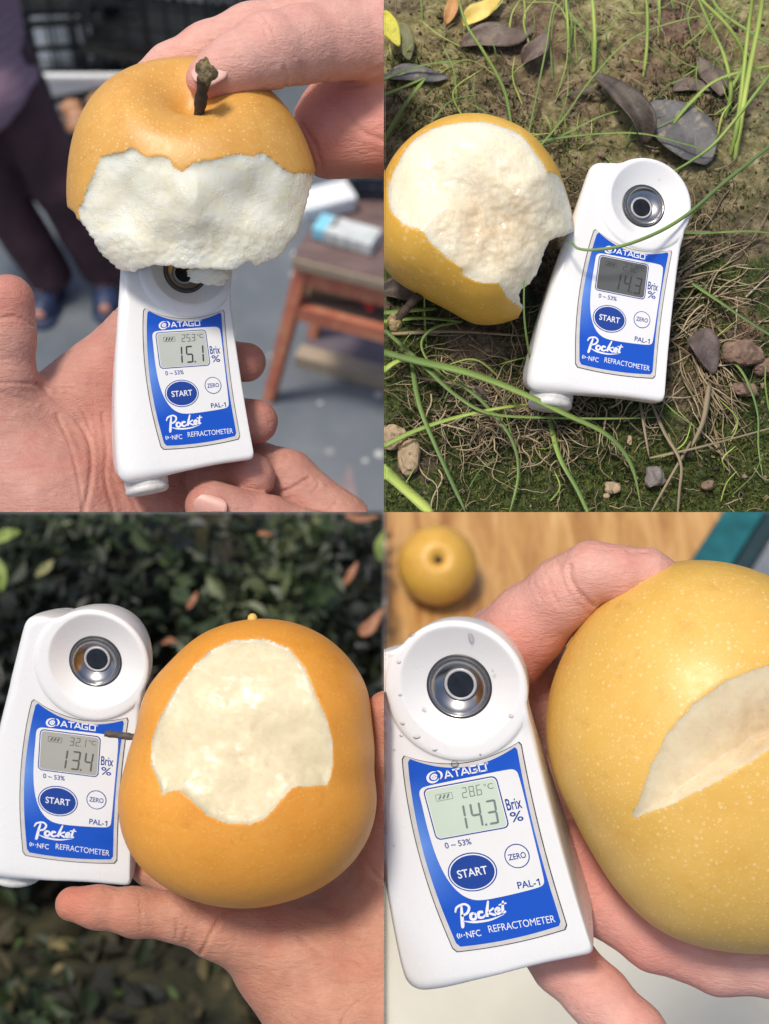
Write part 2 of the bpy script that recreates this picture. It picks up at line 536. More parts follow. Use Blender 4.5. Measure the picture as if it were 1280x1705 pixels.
LC = np.array([20.2, 73.0])
def body_outline():
    a = np.radians(np.linspace(-25, 128, 30))
    circ = np.stack([LC[0] + 19.3 * np.cos(a), LC[1] + 19.3 * np.sin(a)], 1)
    pts = [(-17.5, 0), (-17.7, -5.5), (-17.3, -9.0), (-15.2, -11.2), (-12, -11.9), (-5, -11.4), (5, -10.0), (21.7, -8.1), (34, -7.6), (37.3, -7.4), (38.4, -6.2), (38.2, -3), (37.4, 15), (37.1, 43), (37.5, 60)]
    pts += [tuple(q) for q in circ]
    pts += [(5.5, 87.3), (1, 87.2), (-2.4, 86.4), (-4.4, 84.2), (-5.3, 80.5), (-7.1, 70.5), (-10.4, 53), (-13.4, 36.9), (-15.8, 20), (-17.0, 7)]
    return chaikin(pts, 2)

def build_body():
    O = body_outline(); n = len(O)
    dirs = O - LC; R = np.linalg.norm(dirs, axis=1); dirs = dirs / R[:, None]
    cup_c = LC + np.array([1.3, 1.7]); cup_r = 16.6
    b = -((LC - cup_c) @ dirs.T) if False else (dirs @ (cup_c - LC))
    rim = b + np.sqrt(np.maximum(b * b - ((cup_c - LC) @ (cup_c - LC)) + cup_r ** 2, 0))
    edge = np.clip(1.3 + np.where(O[:, 0] < 10, (10 - O[:, 0]) / 27 * 4.0, 0) + np.where(O[:, 1] < 60, 0.9, 0), 1.2, 5.2)
    V = []
    rows = []
    for i in range(n):
        Re = R[i] - edge[i]; rm = min(rim[i], Re - 0.15)
        rad = list(np.linspace(8.5, rm, 12)) + [rm + 0.12 * (min(Re, 99) - rm) * 0.2]
        r2 = max(min(19.5, Re - 0.05), rad[-1] + 0.02)
        rad += list(np.linspace(rad[-1] + 0.05, r2, 4)) 
        r3 = max(min(20.6, Re), r2 + 0.01)
        rad += list(np.linspace(r2, r3, 5))[1:]
        rad += list(np.linspace(r3, max(Re, r3 + 0.01), 16))[1:]
        rad = np.array(rad)
        w = np.zeros(len(rad))
        for k, r in enumerate(rad):
            if r <= rm:
                t = (r - 8.5) / (rm - 8.5); w[k] = -3.4 + 4.3 * t ** 1.2
            else:
                top = 0.9
                t = np.clip((r - 19.2) / 1.4, 0, 1); t = t * t * (3 - 2 * t)
                w[k] = top * (1 - t)
            u = LC[0] + dirs[i, 0] * r
            w[k] -= 1.8 * np.clip((-3 - u) / 13, 0, 1.2) ** 2
        we = w[-1]
        P = [(LC[0] + dirs[i, 0] * r, LC[1] + dirs[i, 1] * r, ww) for r, ww in zip(rad, w)]
        e = edge[i]
        for a in np.linspace(0, math.pi / 2, 7)[1:]:
            r = rad[-1] + e * math.sin(a)
            P.append((LC[0] + dirs[i, 0] * r, LC[1] + dirs[i, 1] * r, we - e * 0.9 * (1 - math.cos(a))))
        rf = rad[-1] + e
        for ww, sh in ((-7, 0.5), (-12, 1.6), (-19, 3.6), (-24, 5.5), (-26, 8.0)):
            r = rf - sh; P.append((LC[0] + dirs[i, 0] * r, LC[1] + dirs[i, 1] * r, min(ww, we - e - 1)))
        rows.append(P)
    k = len(rows[0]); A = np.array(rows)
    V = loc(A[..., 0].ravel(), A[..., 1].ravel(), A[..., 2].ravel())
    Fc = []
    for i in range(n):
        j = (i + 1) % n
        for q in range(k - 1):
            Fc.append([i * k + q, j * k + q, j * k + q + 1, i * k + q + 1])
    Fc.append([i * k + k - 1 for i in range(n)])
    return V, Fc

def lathe(prof, seg=64, c=LC):
    V = []; Fc = []
    th = np.linspace(0, 2 * np.pi, seg, endpoint=False)
    for r, w in prof: V.append(loc(c[0] + r * np.cos(th), c[1] + r * np.sin(th), w))
    for a in range(len(prof) - 1):
        for i in range(seg):
            j = (i + 1) % seg
            Fc.append([(a + 1) * seg + i, (a + 1) * seg + j, a * seg + j, a * seg + i])
    return np.vstack(V), Fc

def disc(r, w, c=LC, seg=64, ry=None):
    th = np.linspace(0, 2 * np.pi, seg, endpoint=False)
    return loc(c[0] + r * np.cos(th), c[1] + (ry or r) * np.sin(th), w), [list(range(seg))]

def flat(P, w, t=0.12):
    """a thin plate with the outline P lying on the face, top at height w"""
    P = np.asarray(P, float); n = len(P)
    if ((P[:, 0] * np.roll(P[:, 1], -1)) - (np.roll(P[:, 0], -1) * P[:, 1])).sum() < 0: P = P[::-1]
    V = np.vstack([loc(P[:, 0], P[:, 1], w), loc(P[:, 0], P[:, 1], w - t)])
    Fc = [list(range(n))] + [[i, i + n, (i + 1) % n + n, (i + 1) % n] for i in range(n)]
    return V, Fc

def rrect(u0, v0, u1, v1, r, n=6):
    P = []
    for cx, cy, a0 in ((u1 - r, v0 + r, -90), (u1 - r, v1 - r, 0), (u0 + r, v1 - r, 90), (u0 + r, v0 + r, 180)):
        for a in np.radians(np.linspace(a0, a0 + 90, n)): P.append((cx + r * math.cos(a), cy + r * math.sin(a)))
    return np.array(P)

def label_outline(ins=0.0):
    i = ins
    top = []
    for t in np.linspace(0, 1, 15):
        u = 0.4 + i + t * (33.1 - 2 * i); v = 58 - 2.5 * t - 4.3 * 4 * t * (1 - t) * (1 - 0.15 * (t - 0.5)) - i * 0.8
        top.append((u, v))
    left = [(0.3 + i - 2.6 * 4 * s * (1 - s), 58 * (1 - s) + (i if s > 0.5 else -i * 0.8)) for s in np.linspace(0, 1, 13)][1:-1]
    bot = [(i + 0.2 + t * (32.8 - 2 * i), i + 1.5 * t - 0.9 * 4 * t * (1 - t)) for t in np.linspace(0, 1, 11)]
    right = [(33.1 - i + 0.4 * s - 1.0 * 4 * s * (1 - s), 1.5 + i + (54 - 1.8 * i) * s) for s in np.linspace(0, 1, 13)][1:-1]
    P = bot + right + top[::-1] + left
    P = np.array(P)
    return P

def strokes(lines, wd, w, n=10):
    """brush-like flat strokes: each line a list of (u, v[, width factor])"""
    mb = MB()
    for L in lines:
        L = [(*q, 1.0) if len(q) == 2 else q for q in L]
        C = spline(L, n * max(1, len(L) - 1))
        T = np.gradient(C[:, :2], axis=0); T /= np.linalg.norm(T, axis=1, keepdims=True) + 1e-9
        N = np.stack([-T[:, 1], T[:, 0]], 1) * (wd * C[:, 2:3] / 2)
        A, B = C[:, :2] + N, C[:, :2] - N; k = len(C)
        V = np.vstack([loc(A[:, 0], A[:, 1], w), loc(B[:, 0], B[:, 1], w)])
        mb.add(V, [[i, i + k, i + k + 1, i + 1] for i in range(k - 1)])
    return mb.arr(), mb.F

def text_vf(s, w, cu, cv, width, height, bold=0.0, shear=0.0):
    cu_ = bpy.data.curves.new('t', 'FONT'); cu_.body = s; cu_.size = 1; cu_.offset = bold; cu_.shear = shear
    o = bpy.data.objects.new('t', cu_); COL.objects.link(o)
    dg = bpy.context.evaluated_depsgraph_get(); me = o.evaluated_get(dg).to_mesh()
    V = np.array([v.co[:] for v in me.vertices]); Fc = [list(p.vertices) for p in me.polygons]
    bpy.data.objects.remove(o); bpy.data.curves.remove(cu_)
    a, b = V.min(0), V.max(0)
    u = cu + ((V[:, 0] - a[0]) / (b[0] - a[0]) - 0.5) * width
    v = cv + ((V[:, 1] - a[1]) / (b[1] - a[1]) - 0.5) * height
    return loc(u, v, w), Fc

SEGS = {'0': 'abcdef', '1': 'bc', '2': 'abged', '3': 'abgcd', '4': 'fgbc', '5': 'afgcd', '6': 'afgedc', '7': 'abc', '8': 'abcdefg', '9': 'abcdfg'}
def seven(s, u1, v0, h, wd, w, th, slant=0.10, gap=None):
    """right aligned seven segment figures"""
    mb = MB(); u = u1; gap = gap or wd * 0.42
    for ch in s[::-1]:
        if ch == '.':
            q = rrect(u + gap * 0.5 - th * 0.5, v0, u + gap * 0.5 + th * 0.5, v0 + th, th * 0.2)
            mb.add(*flat(q, w, 0.02)); continue
        a = u - wd; b = u; m_ = v0 + h / 2; g = th * 0.12; t2 = th / 2
        def H(v): return [(a + g + t2 * .4, v), (a + g + th * .9, v + t2), (b - g - th * .9, v + t2), (b - g - t2 * .4, v), (b - g - th * .9, v - t2), (a + g + th * .9, v - t2)]
        def Vt(x, p, q): return [(x, p + g), (x + t2, p + g + t2), (x + t2, q - g - t2), (x, q - g), (x - t2, q - g - t2), (x - t2, p + g + t2)]
        D = dict(a=H(v0 + h - t2), g=H(m_), d=H(v0 + t2), f=Vt(a + t2, m_, v0 + h), b=Vt(b - t2, m_, v0 + h), e=Vt(a + t2, v0, m_), c=Vt(b - t2, v0, m_))
        for k in SEGS[ch]:
            P = np.array(D[k]); P[:, 0] += (P[:, 1] - v0) * slant
            mb.add(*flat(P, w, 0.02))
        u = a - gap
    return mb.arr(), mb.F

def lp(name, vf, mat, parent, smooth=False):
    return link(name, mesh_np(name, vf[0], vf[1], mat, smooth), parent)

def merge(*vfs):
    mb = MB()
    for v in vfs: mb.add(*v)
    return mb.arr(), mb.F

def build_device():
    t = bpy.data.objects.new('refractometer', None); t.empty_display_size = 0.02; COL.objects.link(t)
    V, Fc = build_body(); lp('body', (V, Fc), WHITE, t, True)
    d = lp('sample_dish', lathe([(8.9, -3.2), (8.75, -2.9), (8.35, -2.9), (8.2, -3.3), (6.6, -4.6), (5.0, -5.4), (4.7, -5.5), (4.7, -6.2)]), CHROME, t, True)
    lp('ring_gap', lathe([(9.1, -3.05), (8.85, -2.86), (8.55, -2.86)]), DARKRING, d, True)
    lp('prism_rim', lathe([(4.6, -5.5), (4.4, -5.05), (4.1, -5.0), (3.8, -5.1), (3.6, -5.6)]), PRISMRIM, d, True)
    lp('prism', disc(3.7, -5.3), PRISM, d, False)
    # battery cap under the foot of the body
    mb = MB(); cu, cw = -5.2, -13.0
    th = np.linspace(0, 2 * np.pi, 72, endpoint=False)
    ring = []
    for r, v in ((8.9, -9.5), (8.9, -12.6), (8.7, -13.0), (8.7, -13.6), (8.9, -14.0), (8.6, -15.2), (7.6, -16.0), (2.0, -16.3)):
        rr = r + 0.14 * ((np.arange(72) % 2) * 2 - 1) * (v < -13.8) * (r > 7)
        ring.append(loc(cu + rr * np.cos(th), v + 0.06 * rr * np.cos(th), cw + 1.0 + 0.95 * rr * np.sin(th)))
    Vc = np.vstack(ring); Fc = []
    for a in range(len(ring) - 1):
        for i in range(72): Fc.append([a * 72 + i, a * 72 + (i + 1) % 72, (a + 1) * 72 + (i + 1) % 72, (a + 1) * 72 + i])
    Fc.append([(len(ring) - 1) * 72 + i for i in range(72)])
    lp('battery_cap', (Vc, Fc), CAPW, t, True)
    # the label and its print
    lb = lp('label', flat(chaikin(label_outline(0.0), 1), 0.22, 1.4), BORDER, t)
    P = label_outline(-0.28)
    lp('edge_line', flat(chaikin(P, 1), 0.12, 1.2), EDGELINE, lb)
    lp('blue_panel', flat(chaikin(label_outline(1.25), 1), 0.30, 0.2), BLUE, lb)
    wp = [(2.2, 44), (2.2, 46.6), (2.9, 47.7), (4.2, 48.2), (12, 48.35), (28.6, 48.6), (30.2, 48.1), (30.9, 46.6), (30.5, 30), (30.3, 16.5), (29.9, 15.0), (28.4, 14.3), (20, 13.6), (12, 13.3), (8.5, 14.2), (5.6, 16.8), (3.4, 21.5), (2.2, 28), (1.9, 36)]
    lp('white_panel', flat(chaikin(wp, 2), 0.38, 0.2), LABELW, lb)
    lp('screen_frame', flat(rrect(3.5, 32.5, 24.7, 47.6, 1.6), 0.44, 0.2), INKB, lb)
    lp('screen_margin', flat(rrect(3.85, 32.85, 24.35, 47.25, 1.35), 0.48, 0.2), LABELW, lb)
    lp('screen', flat(rrect(4.1, 33.1, 24.1, 47.0, 1.2), 0.53, 0.2), None, lb)
    b = merge(disc(7.0, 0.44, (11.2, 21.9), 64, 5.6))
    lp('start_button', merge(flat_disc((11.2, 21.9), 7.0, 5.6, 0.44)), INKB, lb)
    lp('button_ring', flat_disc((11.2, 21.9), 6.65, 5.25, 0.49), INKW, lb)
    lp('button_face', flat_disc((11.2, 21.9), 6.3, 4.9, 0.54), INKB, lb)
    lp('zero_button', flat_disc((24.6, 24.2), 3.5, 3.5, 0.44), INKB, lb)
    lp('button_face', flat_disc((24.6, 24.2), 3.2, 3.2, 0.49), LABELW, lb)
    lp('lettering', text_vf('START', 0.58, 11.2, 21.9, 8.6, 2.4, 0.012), INKW, lb)
    lp('lettering', text_vf('ZERO', 0.53, 24.6, 24.2, 5.0, 1.75, 0.016), INKB, lb)
    lp('lettering', text_vf('0 ~ 53%', 0.44, 9.3, 30.6, 7.6, 1.75, 0.012), INKB, lb)
    lp('lettering', text_vf('Brix', 0.44, 27.4, 38.9, 4.3, 3.3, 0.012), INKB, lb)
    lp('lettering', text_vf('%', 0.44, 27.3, 35.2, 3.5, 2.9, 0.008), INKB, lb)
    lp('lettering', merge(text_vf('PAL-', 0.44, 25.2, 15.9, 5.2, 2.0, 0.014), strokes([[(28.75, 14.9), (28.75, 16.9)], [(28.8, 16.75), (28.1, 16.35)]], 0.36, 0.44, 2)), INKB, lb)
    lp('lettering', text_vf('NFC', 0.36, 6.9, 4.3, 4.2, 1.9, 0.006), INKW, lb)
    lp('lettering', text_vf('REFRACTOMETER', 0.36, 20.9, 4.9, 19.0, 2.1, 0.0), INKW, lb)
    lp('brand_lettering', atago(0.36), INKW, lb)
    # swirl emblem left of the brand lettering
    arc = lambda cx, cy, rx, ry, a0, a1, f0, f1: [(cx + rx * math.cos(R0) * 1.0 + 0.25 * ry * math.sin(R0), cy + ry * math.sin(R0), f0 + (f1 - f0) * math.sin(math.pi * k / 8)) for k, R0 in enumerate(np.radians(np.linspace(a0, a1, 9)))]
    em = strokes([arc(7.5, 50.4, 1.75, 1.45, 70, 330, .3, 1.5), arc(7.6, 50.4, 0.75, 0.62, 0, 350, 1.0, 1.0), [(7.3, 50.4), (7.9, 50.4)], arc(7.3, 50.4, 2.5, 1.75, -35, 62, .3, 1.3)], 0.5, 0.36, 4)
    lp('emblem', em, INKW, lb)
    wv = strokes([[(2.5, 3.6), (2.2, 4.4), (2.5, 5.2)], [(3.0, 3.8), (2.8, 4.4), (3.0, 5.0)], [(3.5, 4.0), (3.4, 4.4), (3.5, 4.8)], [(4.05, 4.4), (4.5, 4.4)]], 0.28, 0.36)
    lp('wave_symbol', wv, INKW, lb)
    pk = strokes([
        [(3.4, 11.2, .6), (4.2, 12.6, .9), (6.4, 13.2, .9), (7.6, 12.2, 1), (6.8, 10.6, 1), (4.9, 9.9, .8)],
        [(5.6, 12.7, .8), (5.0, 10.0, 1.3), (4.5, 7.2, 1.4), (4.2, 6.4, .7)],
        [(8.6, 10.2, .9), (7.6, 9.9, 1.2), (7.4, 8.7, 1.2), (8.4, 8.4, 1.0), (9.0, 9.4, .9), (8.6, 10.2, .9)],
        [(11.2, 10.1, 1), (10.0, 10.1, 1.2), (9.6, 8.9, 1.2), (10.6, 8.5, .9), (11.6, 9.1, .7)],
        [(13.4, 13.0, .7), (12.5, 10.6, 1.2), (11.9, 8.5, 1.3)],
        [(14.4, 10.7, .8), (12.7, 9.7, .8), (13.6, 9.0, 1), (14.5, 8.6, .8)],
        [(14.8, 9.5, .8), (15.9, 9.9, 1), (15.6, 10.6, .9), (14.8, 10.0, 1), (15.0, 8.9, 1.1), (16.2, 9.1, .7)],
        [(17.5, 12.3, .7), (16.9, 10.3, 1.1), (16.8, 9.1, 1.2), (17.6, 9.2, .6)], [(16.0, 11.3, .6), (18.3, 11.5, .6)],
        [(5.0, 8.4, .3), (8.0, 7.6, .9), (12.5, 7.5, .8), (16.8, 8.4, .2)]], 0.72, 0.36, 6)
    lp('script_lettering', pk, INKW, lb)
    return t

def flat_disc(c, rx, ry, w, seg=64):
    th = np.linspace(0, 2 * np.pi, seg, endpoint=False)
    return flat(np.stack([c[0] + rx * np.cos(th), c[1] + ry * np.sin(th)], 1), w, 0.2)

def atago(w):
    """five wide letters drawn as bars"""
    L = []; v0, v1 = 49.3, 51.5; x = 10.6; wd = 2.15; g = 0.32
    def A(x): return [[(x, v0), (x + wd / 2, v1)], [(x + wd / 2, v1), (x + wd, v0)], [(x + .45, v0 + .65), (x + wd - .45, v0 + .65)]]
    L += A(x); x += wd + g
    L += [[(x, v1 - .15), (x + wd, v1 - .15)], [(x + wd / 2, v1 - .1), (x + wd / 2, v0)]]; x += wd + g * .4
    L += A(x); x += wd + g
    a, b, c, d = x + .15, x + wd, v0 + .15, v1 - .15
    L += [[(b, d), (a, d)], [(a, d + .15), (a, c - .15)], [(a, c), (b, c)], [(b - .12, c - .15), (b - .12, c + .95)], [(b, c + .85), (a + .9, c + .85)]]; x += wd + g * 1.4
    a, b = x + .15, x + wd
    L += [[(b, d), (a, d)], [(a, d + .15), (a, c - .15)], [(a, c), (b, c)], [(b - .1, c - .15), (b - .1, d + .15)]]
    mb = MB(); mb.add(*strokes(L, 0.42, w, 2))
    mb.add(*strokes([[(x + wd + .5 + .28 * math.cos(q), v1 - .1 + .28 * math.sin(q)) for q in np.linspace(0, 6.2, 9)]], 0.12, w, 2))
    return mb.arr(), mb.F

proto = build_device()
def all_kids(o): return [c for c in bpy.data.objects if c.parent == o]
def copy_tree(o, parent=None):
    c = o.copy(); COL.objects.link(c)
    if parent is not None: c.parent = parent
    for k in all_kids(o): copy_tree(k, c)
    return c

def place_device(o, pose, y0, label, scr, big, temp, seg, batt=3):
    """pose: turn in the picture plane, tilt, yaw, size, x, z"""
    a, tx, yw, s, x, z = pose
    rot = Matrix.Rotation(a, 3, 'Y') @ Matrix.Rotation(tx, 3, 'X') @ Matrix.Rotation(yw, 3, 'Z')
    k = 1 + y0 / F0
    m4 = Matrix.Translation((x * k / 1000, y0 / 1000, z * k / 1000)) @ rot.to_4x4() @ Matrix.Scale(s * k, 4)
    o.matrix_world = WM @ m4
    tag(o, label, 'refractometer', 'pocket refractometers')
    lb = [c for c in all_kids(o) if c.name.startswith('label')][0]
    for c in all_kids(lb):
        if c.name.startswith('screen') and not c.name.startswith(('screen_frame', 'screen_margin')):
            c.data = c.data.copy(); c.data.materials.clear(); c.data.materials.append(scr)
    lp('reading', seven(big, 22.2, 34.2, 7.0, 3.0, 0.57, 0.62, 0.08, 1.45), seg, lb)
    lp('temperature', merge(seven(temp, 19.6, 43.0, 3.0, 1.45, 0.57, 0.24, 0.08, 0.62), text_vf('°C', 0.57, 21.9, 45.0, 2.6, 1.7)), seg, lb)
    bars = [strokes([[(7.4 + q * 1.15, 43.9), (8.2 + q * 1.15, 45.0)]], 0.5, 0.57) for q in range(batt)]
    fr = strokes([[(6.6, 43.5), (11.3, 43.5)], [(11.3, 43.5), (11.3, 45.3)], [(11.3, 45.3), (6.6, 45.3)], [(6.6, 45.3), (6.6, 43.5)]], 0.14, 0.57)
    lp('battery_mark', merge(fr, *bars), seg, lb)

R_ = math.radians
POSES = {1: (R_(-8.0), R_(-3.7), R_(21.6), 1.021, -80.55, 57.79), 2: (R_(8.7), R_(-8.8), R_(8.1), 1.034, 99.1, 87.36),
         3: (R_(6.3), R_(12.9), R_(-2.4), 1.208, -129.34, -111.82), 4: (R_(-14.9), R_(5.1), R_(-14.4), 1.509, 40.35, -136.9)}
DEV = {1: proto, 2: copy_tree(proto), 3: copy_tree(proto), 4: copy_tree(proto)}
place_device(DEV[1], POSES[1], 0, 'white pocket refractometer reading 15.1, standing in an open palm under the bitten pear', screen_mat('lcd_grey', (0.50, 0.53, 0.48)), '15.1', '25.3', SEG)
place_device(DEV[2], POSES[2], 0, 'white pocket refractometer reading 14.3 on a dark screen, lying on the mossy ground', screen_mat('lcd_dark', (0.115, 0.118, 0.112)), '14.3', '27.2', SEG)
place_device(DEV[3], POSES[3], 34, 'white pocket refractometer reading 13.4, in front of dark bushes beside the orange pear', screen_mat('lcd_olive', (0.40, 0.40, 0.35)), '13.4', '32.1', simple('faded_lcd_segment', (0.11, 0.11, 0.095), 0.4, 0.05, 10))
place_device(DEV[4], POSES[4], 0, 'wet white pocket refractometer reading 14.3 on a pale green screen above the table', screen_mat('lcd_green', (0.58, 0.68, 0.56)), '14.3', '28.6', SEGP)
# the set ends at x = 0: saw the part of the fourth body that would reach over the edge
def saw_object(o, sx):
    o.data = o.data.copy()
    MWs = WM.inverted() @ o.matrix_world
    inv = MWs.inverted()
    co = inv @ Vector((0, 0, 0)); no = (inv.to_3x3() @ Vector((-sx, 0, 0))) if False else (MWs.to_3x3().transposed() @ Vector((-sx, 0, 0)))
    bm = bmesh.new(); bm.from_mesh(o.data)
    r = bmesh.ops.bisect_plane(bm, geom=bm.verts[:] + bm.edges[:] + bm.faces[:], plane_co=co, plane_no=no.normalized(), clear_outer=True)
    ed = [e for e in r['geom_cut'] if isinstance(e, bmesh.types.BMEdge)]
    if ed: bmesh.ops.holes_fill(bm, edges=ed, sides=0)
    bm.to_mesh(o.data); bm.free()
bpy.context.view_layer.update()
for c in all_kids(DEV[4]):
    if c.name.startswith('body'): saw_object(c, 1)
    elif c.name.startswith('battery_cap'): bpy.data.objects.remove(c)

# ------------------------------------------------------------------ pears
def polar(sil, c, k):
    P = (np.asarray(sil, float) - c) * k * np.array([1, -1])
    ph = np.arctan2(P[:, 1], P[:, 0]); r = np.hypot(P[:, 0], P[:, 1])
    o = np.argsort(ph); ph, r = ph[o], r[o]
    a = np.linspace(-np.pi, np.pi, 721)[:-1]
    R = np.interp(a, np.r_[ph - 2 * np.pi, ph, ph + 2 * np.pi], np.r_[r, r, r])
    kern = np.hanning(41); kern /= kern.sum()
    R = np.convolve(np.r_[R[-60:], R, R[:60]], kern, 'same')[60:-60]
    return a, R

def build_pear(label, group, c, sil, yc, Ry, skin, flesh, bite=None, depth=None, keep=None, extra=None, h=0.62, bbox=None, clip=(), rough=0.35, core=None, name='pear', cat='pear', fine=1.0, grow=0.0, smooth=()):
    c = np.asarray(c, float); kk = 0.25 * (1 + yc / F0)
    a, R = polar(sil, c, kk)
    C = S(c[0], c[1], yc); Rm = R.mean(); rx = R.max() + 3
    lo = C - [rx, Ry + 4, rx]; hi = C + [rx, Ry + 4, rx]
    if bbox is not None: lo = np.maximum(lo, bbox[0]); hi = np.minimum(hi, bbox[1])
    G = Grid(lo, hi, h)
    x, y, z = G.xyz()
    dx, dz = x - C[0], z - C[2]
    rho = np.sqrt(dx * dx + dz * dz)
    ph = np.arctan2(dz, dx) + 0 * rho
    Rr = np.interp(ph[:, 0, :].ravel(), np.r_[a, np.pi], np.r_[R, R[0]]).reshape(ph.shape[0], 1, ph.shape[2])
    Fp = ((((rho / Rr) ** 2.15 + (np.abs(y - yc) / Ry) ** 2.15) ** (1 / 2.15)) - 1).astype(np.float32) * np.float32(min(Rm, Ry))
    if extra: Fp = extra(G, Fp, C)
    F = Fp
    if bite is not None:
        pm = PxMap(c[0] - rx / 0.22 - 20, c[1] - rx / 0.22 - 20, c[0] + rx / 0.22 + 20, c[1] + rx / 0.22 + 20, 1.0)
        yf = np.full(pm.X.shape, float(yc - Ry * 0.7))
        for _ in range(14):                              # where the sight line meets the whole pear
            ks = 0.25 * (1 + yf / F0)
            X = (pm.X - 640) * ks - C[0]; Z = (852.5 - pm.Y) * ks - C[2]
            rr = np.interp(np.arctan2(Z, X).ravel(), np.r_[a, np.pi], np.r_[R, R[0]]).reshape(X.shape)
            q = np.clip(1 - (np.hypot(X, Z) / rr) ** 2.15, 0, 1)
            yf = 0.5 * yf + 0.5 * (yc - Ry * q ** (1 / 2.15))
        d = pm.poly(bite) * 0.25 + rough * (0.7 * pm.noise(9, 3, 1) + 0.5 * pm.noise(3, 2, 5))
        d = d - grow
        yb = depth(pm, np.maximum(-d, 0), yf)
        i, j = pm.ix(G)
        B = np.maximum(d[i, j], y - yb[i, j]).astype(np.float32)
        F = np.maximum(F, -B)
    if keep is not None:
        if bite is None: raise ValueError
        dk = pm.poly(keep) * 0.25 + 1.5 * rough * (0.8 * pm.noise(14, 3, 11) + 1.0 * pm.noise(5, 2, 12) + 0.5 * pm.noise(2.6, 1, 14))
        F = np.maximum(F, dk[i, j].astype(np.float32))
    if bite is not None and depth is not None and hasattr(depth, 'cut'):
        F = np.maximum(F, depth.cut(x, y, z))
    V, Q = snets(G, F)
    inner = G.sample(Fp, V) < -0.30
    N = vnormals(V, Q)
    nz = (fbm(V, 6.0, 3, 2) * 0.16 + fbm(V, 1.6, 2, 9) * 0.10) * fine
    sm = np.zeros(len(V))
    for (px, py, yy, rad, am) in smooth: sm = np.maximum(sm, am * np.exp(-((((V - S(px, py, yy)) * [1, 0.35, 1]) ** 2).sum(1) / (rad * 0.25) ** 2) ** 2))
    V = V + N * np.where(inner, nz * (1 - 0.8 * sm), 0.0)[:, None]
    fl = inner[Q].sum(1) >= 2
    base = np.array([C[0], C[1], V[:, 2].min()])
    t = thing(name, label, cat, base, group=group)
    v, f, u = sub_mesh(V, Q, ~fl)
    obj('skin', v, f, skin, t, clip=clip)
    if fl.any():
        v, f, u = sub_mesh(V, Q, fl)
        at = {'smooth': sm[u]}
        if core is not None:
            cc = np.zeros(len(v))
            for (px, py, yy, rad, am) in core:
                p = S(px, py, yy); cc = np.maximum(cc, am * np.exp(-(((v - p) * [1, 0.4, 1]) ** 2).sum(1) / (rad * 0.25) ** 2))
            at['core'] = cc
        obj('flesh', v, f, flesh, t, attrs=at, clip=clip)
    return t, C, G, Fp

BARK = simple('dark_stem_bark', (0.045, 0.030, 0.022), 0.75, 0.6, 2.0, 0.5, 1.2)
BARKL = simple('pale_stem_end', (0.30, 0.22, 0.10), 0.75, 0.6, 1.5, 0.6, 0.8)
def stem(parent, pts, r0, r1, nub=True, mat=None, nubmat=None):
    P = spline(pts, 22); t = np.linspace(0, 1, 22)
    R = r0 + (r1 - r0) * t; R = R * (1 + 0.10 * np.sin(t * 23) + 0.06 * np.sin(t * 57 + 1))
    V, Fc = tube(P, R, 12)
    V = V + 0.22 * vnoise(V, 1.3, 4)[:, None] * (V - P.mean(0)) / 10
    s = obj('stem', V, Fc, mat or BARK, parent)
    if nub:
        bm = bmesh.new(); bmesh.ops.create_icosphere(bm, subdivisions=3, radius=1)
        Vn = np.array([q.co[:] for q in bm.verts]); Fn = [[q.index for q in f.verts] for f in bm.faces]; bm.free()
        dd = 1 + 0.5 * fbm(Vn, 0.5, 3, 3)
        Vn = Vn * dd[:, None] * np.array([1.5, 1.4, 1.9]) * r1 * 0.92 + P[-1]
        obj('stem_end', Vn, Fn, nubmat or BARKL, s)
    return s

SK1 = pear_mat('pear_skin_ochre', (0.74, 0.41, 0.10), (0.60, 0.295, 0.055), (0.90, 0.64, 0.28), 0.5, True, 1.8, 0.42)
SK2 = pear_mat('pear_skin_yellow', (0.80, 0.49, 0.085), (0.70, 0.39, 0.05), (0.90, 0.62, 0.25), 0.5, False, 4.2)
SK3 = pear_mat('pear_skin_orange', (0.82, 0.37, 0.055), (0.70, 0.28, 0.030), (0.88, 0.52, 0.16), 0.32, True, 1.8, 0.48)
SK4 = pear_mat('pear_skin_dotted', (0.80, 0.51, 0.13), (0.70, 0.41, 0.08), (0.90, 0.68, 0.34), 0.5, True, 2.7)
FL1 = flesh_mat('pear_flesh_wet', (0.93, 0.91, 0.78, 1), (0.86, 0.81, 0.60, 1), (0.6, 0.42, 0.2, 1), 0.20, 0.8, 1.7)
FL2 = flesh_mat('pear_flesh_pale', (0.86, 0.81, 0.64, 1), (0.80, 0.72, 0.51, 1), (0.60, 0.40, 0.19, 1), 0.34, 1.0, 0.9)
FL3 = flesh_mat('pear_flesh_cream', (0.76, 0.67, 0.45, 1), (0.66, 0.56, 0.35, 1), (0.6, 0.42, 0.2, 1), 0.36, 0.5, 0.12)
FL4 = flesh_mat('pear_flesh_cut', (0.80, 0.69, 0.47, 1), (0.71, 0.58, 0.37, 1), (0.50, 0.30, 0.12, 1), 0.35, 0.35, 0.1)

